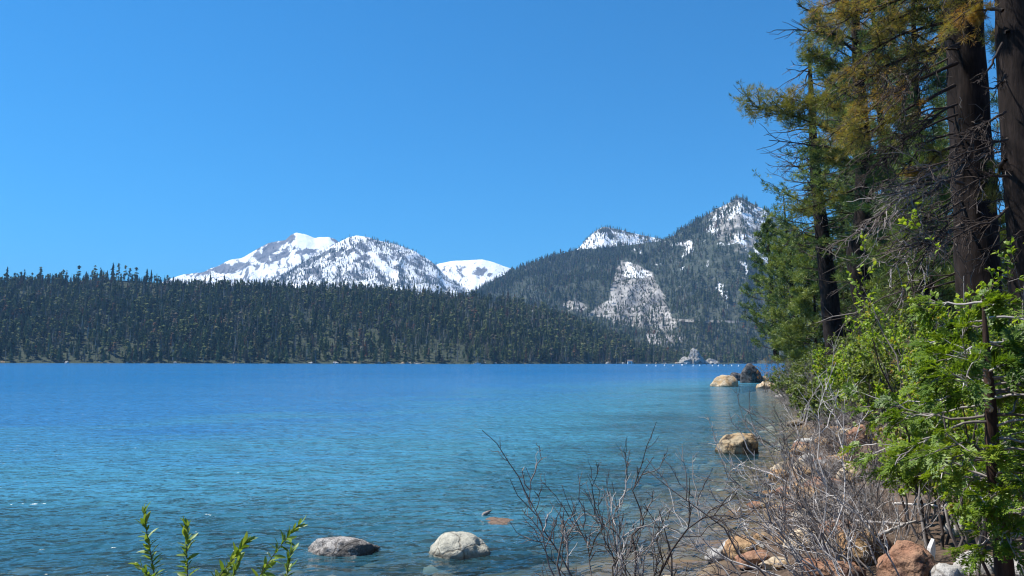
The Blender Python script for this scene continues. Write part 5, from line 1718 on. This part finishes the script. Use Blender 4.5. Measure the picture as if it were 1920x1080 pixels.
for q, qx in enumerate((1213, 1230, 1246, 1262, 1300, 1312, 1336, 1347, 1358, 1372, 1385)):
    c = hit_ground(qx, 686.2 + 0.5 * math.sin(q * 2.1), None)
    o = link("buoy", bme, loc=(c[0], c[1], 0.0))
    tag(o, "white mooring buoy floating at the head of the bay", "buoy", "mooring buoys at the head of the bay")

# granite knoll at the head of the bay
c = at(1308, 684, 1180)
for q, (dx, w_, h_, sd, lb_) in enumerate([(0, 36, 21, 501, "craggy grey granite knoll rising from the far shore"), (-17, 26, 11, 511, "lower grey crag at the left foot of the granite knoll"),
                                           (24, 28, 8, 523, "small grey crag beside the granite knoll, half hidden by trees")]):
    V, F = rock_shape((w_, 28, h_ * 2), sd, 4, ang=0.7, rough=0.3)
    o = link("crag", make_mesh("crag", V, F, None or rock_mat("crag_granite_%d" % q, (0.34, 0.33, 0.31), (0.10, 0.10, 0.09), 0.35, scale=0.12), smooth_shade=False), loc=(c[0] + dx, c[1] + q * 4, 0))
    tag(o, lb_, "crag")

rk_ = np.random.default_rng(55)
for q in range(34):
    qx = rk_.uniform(1240, 1420)
    p = at(qx, 682, rk_.uniform(1190, 1420) if qx > 1335 or qx < 1275 else rk_.uniform(1260, 1420))
    hh = rk_.uniform(12, 26)
    o = link("conifer", proto_meshes[int(rk_.integers(0, 10))], loc=(p[0], p[1], 0.6))
    o.scale = (hh * 1.05, hh * 1.05, hh)
    o.rotation_euler = (0, 0, rk_.uniform(0, 6.28))
    tag(o, "dark conifer at the head of the bay around the granite knoll", "tree", "conifers around the granite knoll")
# pale boulders along the far waterline
rq = np.random.default_rng(15)
for q in range(110):
    qx = rq.uniform(-20, 1300)
    fy = np.interp(qx, [-500, 0, 900, 1200, 1420], [800, 880, 940, 1150, 1400])
    p = at(qx, 682, fy + rq.uniform(8, 26))
    sz = rq.uniform(1.6, 5.0)
    V, F = rock_shape((sz * 1.3, sz, sz * 0.9), 700 + q, 2)
    o = link("shore_rock", make_mesh("shore_rock", V, F, RM["white" if q % 3 else "tan"]), loc=(p[0], p[1], 0.6))
    tag(o, "pale rock at the waterline of the far forested shore", "rock", "pale rocks along the far waterline")

# the highway cut across the mountain: a bench with a pale wall below it
def snap(hill, qx, qy):
    d = (hill.px[:, :hill.nv] - qx) ** 2 + (hill.py[:, :hill.nv] - qy) ** 2
    i, j = np.unravel_index(np.argmin(d), d.shape)
    return hill.G[i, j]


road_px = [(1100, 590), (1125, 587), (1150, 588), (1180, 591), (1215, 593), (1245, 597), (1275, 600), (1310, 601), (1345, 603), (1380, 604), (1420, 603), (1470, 600), (1520, 598)]
R_ = np.array([snap(hillB, *q) for q in road_px])
t = np.linspace(0, len(R_) - 1, 60)
R_ = np.stack([np.interp(t, np.arange(len(R_)), R_[:, c]) for c in range(3)], -1)
for _ in range(12):
    R_[1:-1] = 0.5 * R_[1:-1] + 0.25 * (R_[:-2] + R_[2:])
tocam = unit(np.stack([-R_[:, 0], -R_[:, 1], 0 * R_[:, 0]], -1))
A_ = R_ + tocam * 4 + [0, 0, 2.0]
B_ = R_ - tocam * 8 + [0, 0, 2.3]
C_ = R_ + tocam * 8 + [0, 0, -3.0]
V = np.stack([A_, B_], 1).reshape(-1, 3)
k = NT("pale_asphalt")
k.done(k.principled(k.ramp(k.noise(k.geo(), 0.1), [(0.3, (0.16, 0.155, 0.15)), (0.7, (0.24, 0.235, 0.23))]), 0.9, 0.2))
orr = link("road", make_mesh("road", V, grid_tris(len(R_), 2), k.m))
tag(orr, "highway cut across the mountain below the granite slide", kind="structure")
k = NT("road_retaining_wall")
k.done(k.principled(k.ramp(k.noise(k.geo(), 0.25, 4.0), [(0.3, (0.20, 0.19, 0.17)), (0.7, (0.40, 0.37, 0.33))]), 0.9, 0.2))
V = np.stack([C_, A_ + tocam * 0.5 + [0, 0, 1.2], A_ - tocam * 0.3 + [0, 0, 1.2], A_ - tocam * 0.3 - [0, 0, 0.5]], 1).reshape(-1, 3)
ow2 = link("retaining_wall", make_mesh("retaining_wall", V, grid_tris(len(R_), 4), k.m))
tag(ow2, "pale stone retaining wall along the outer edge of the mountain highway", "wall")
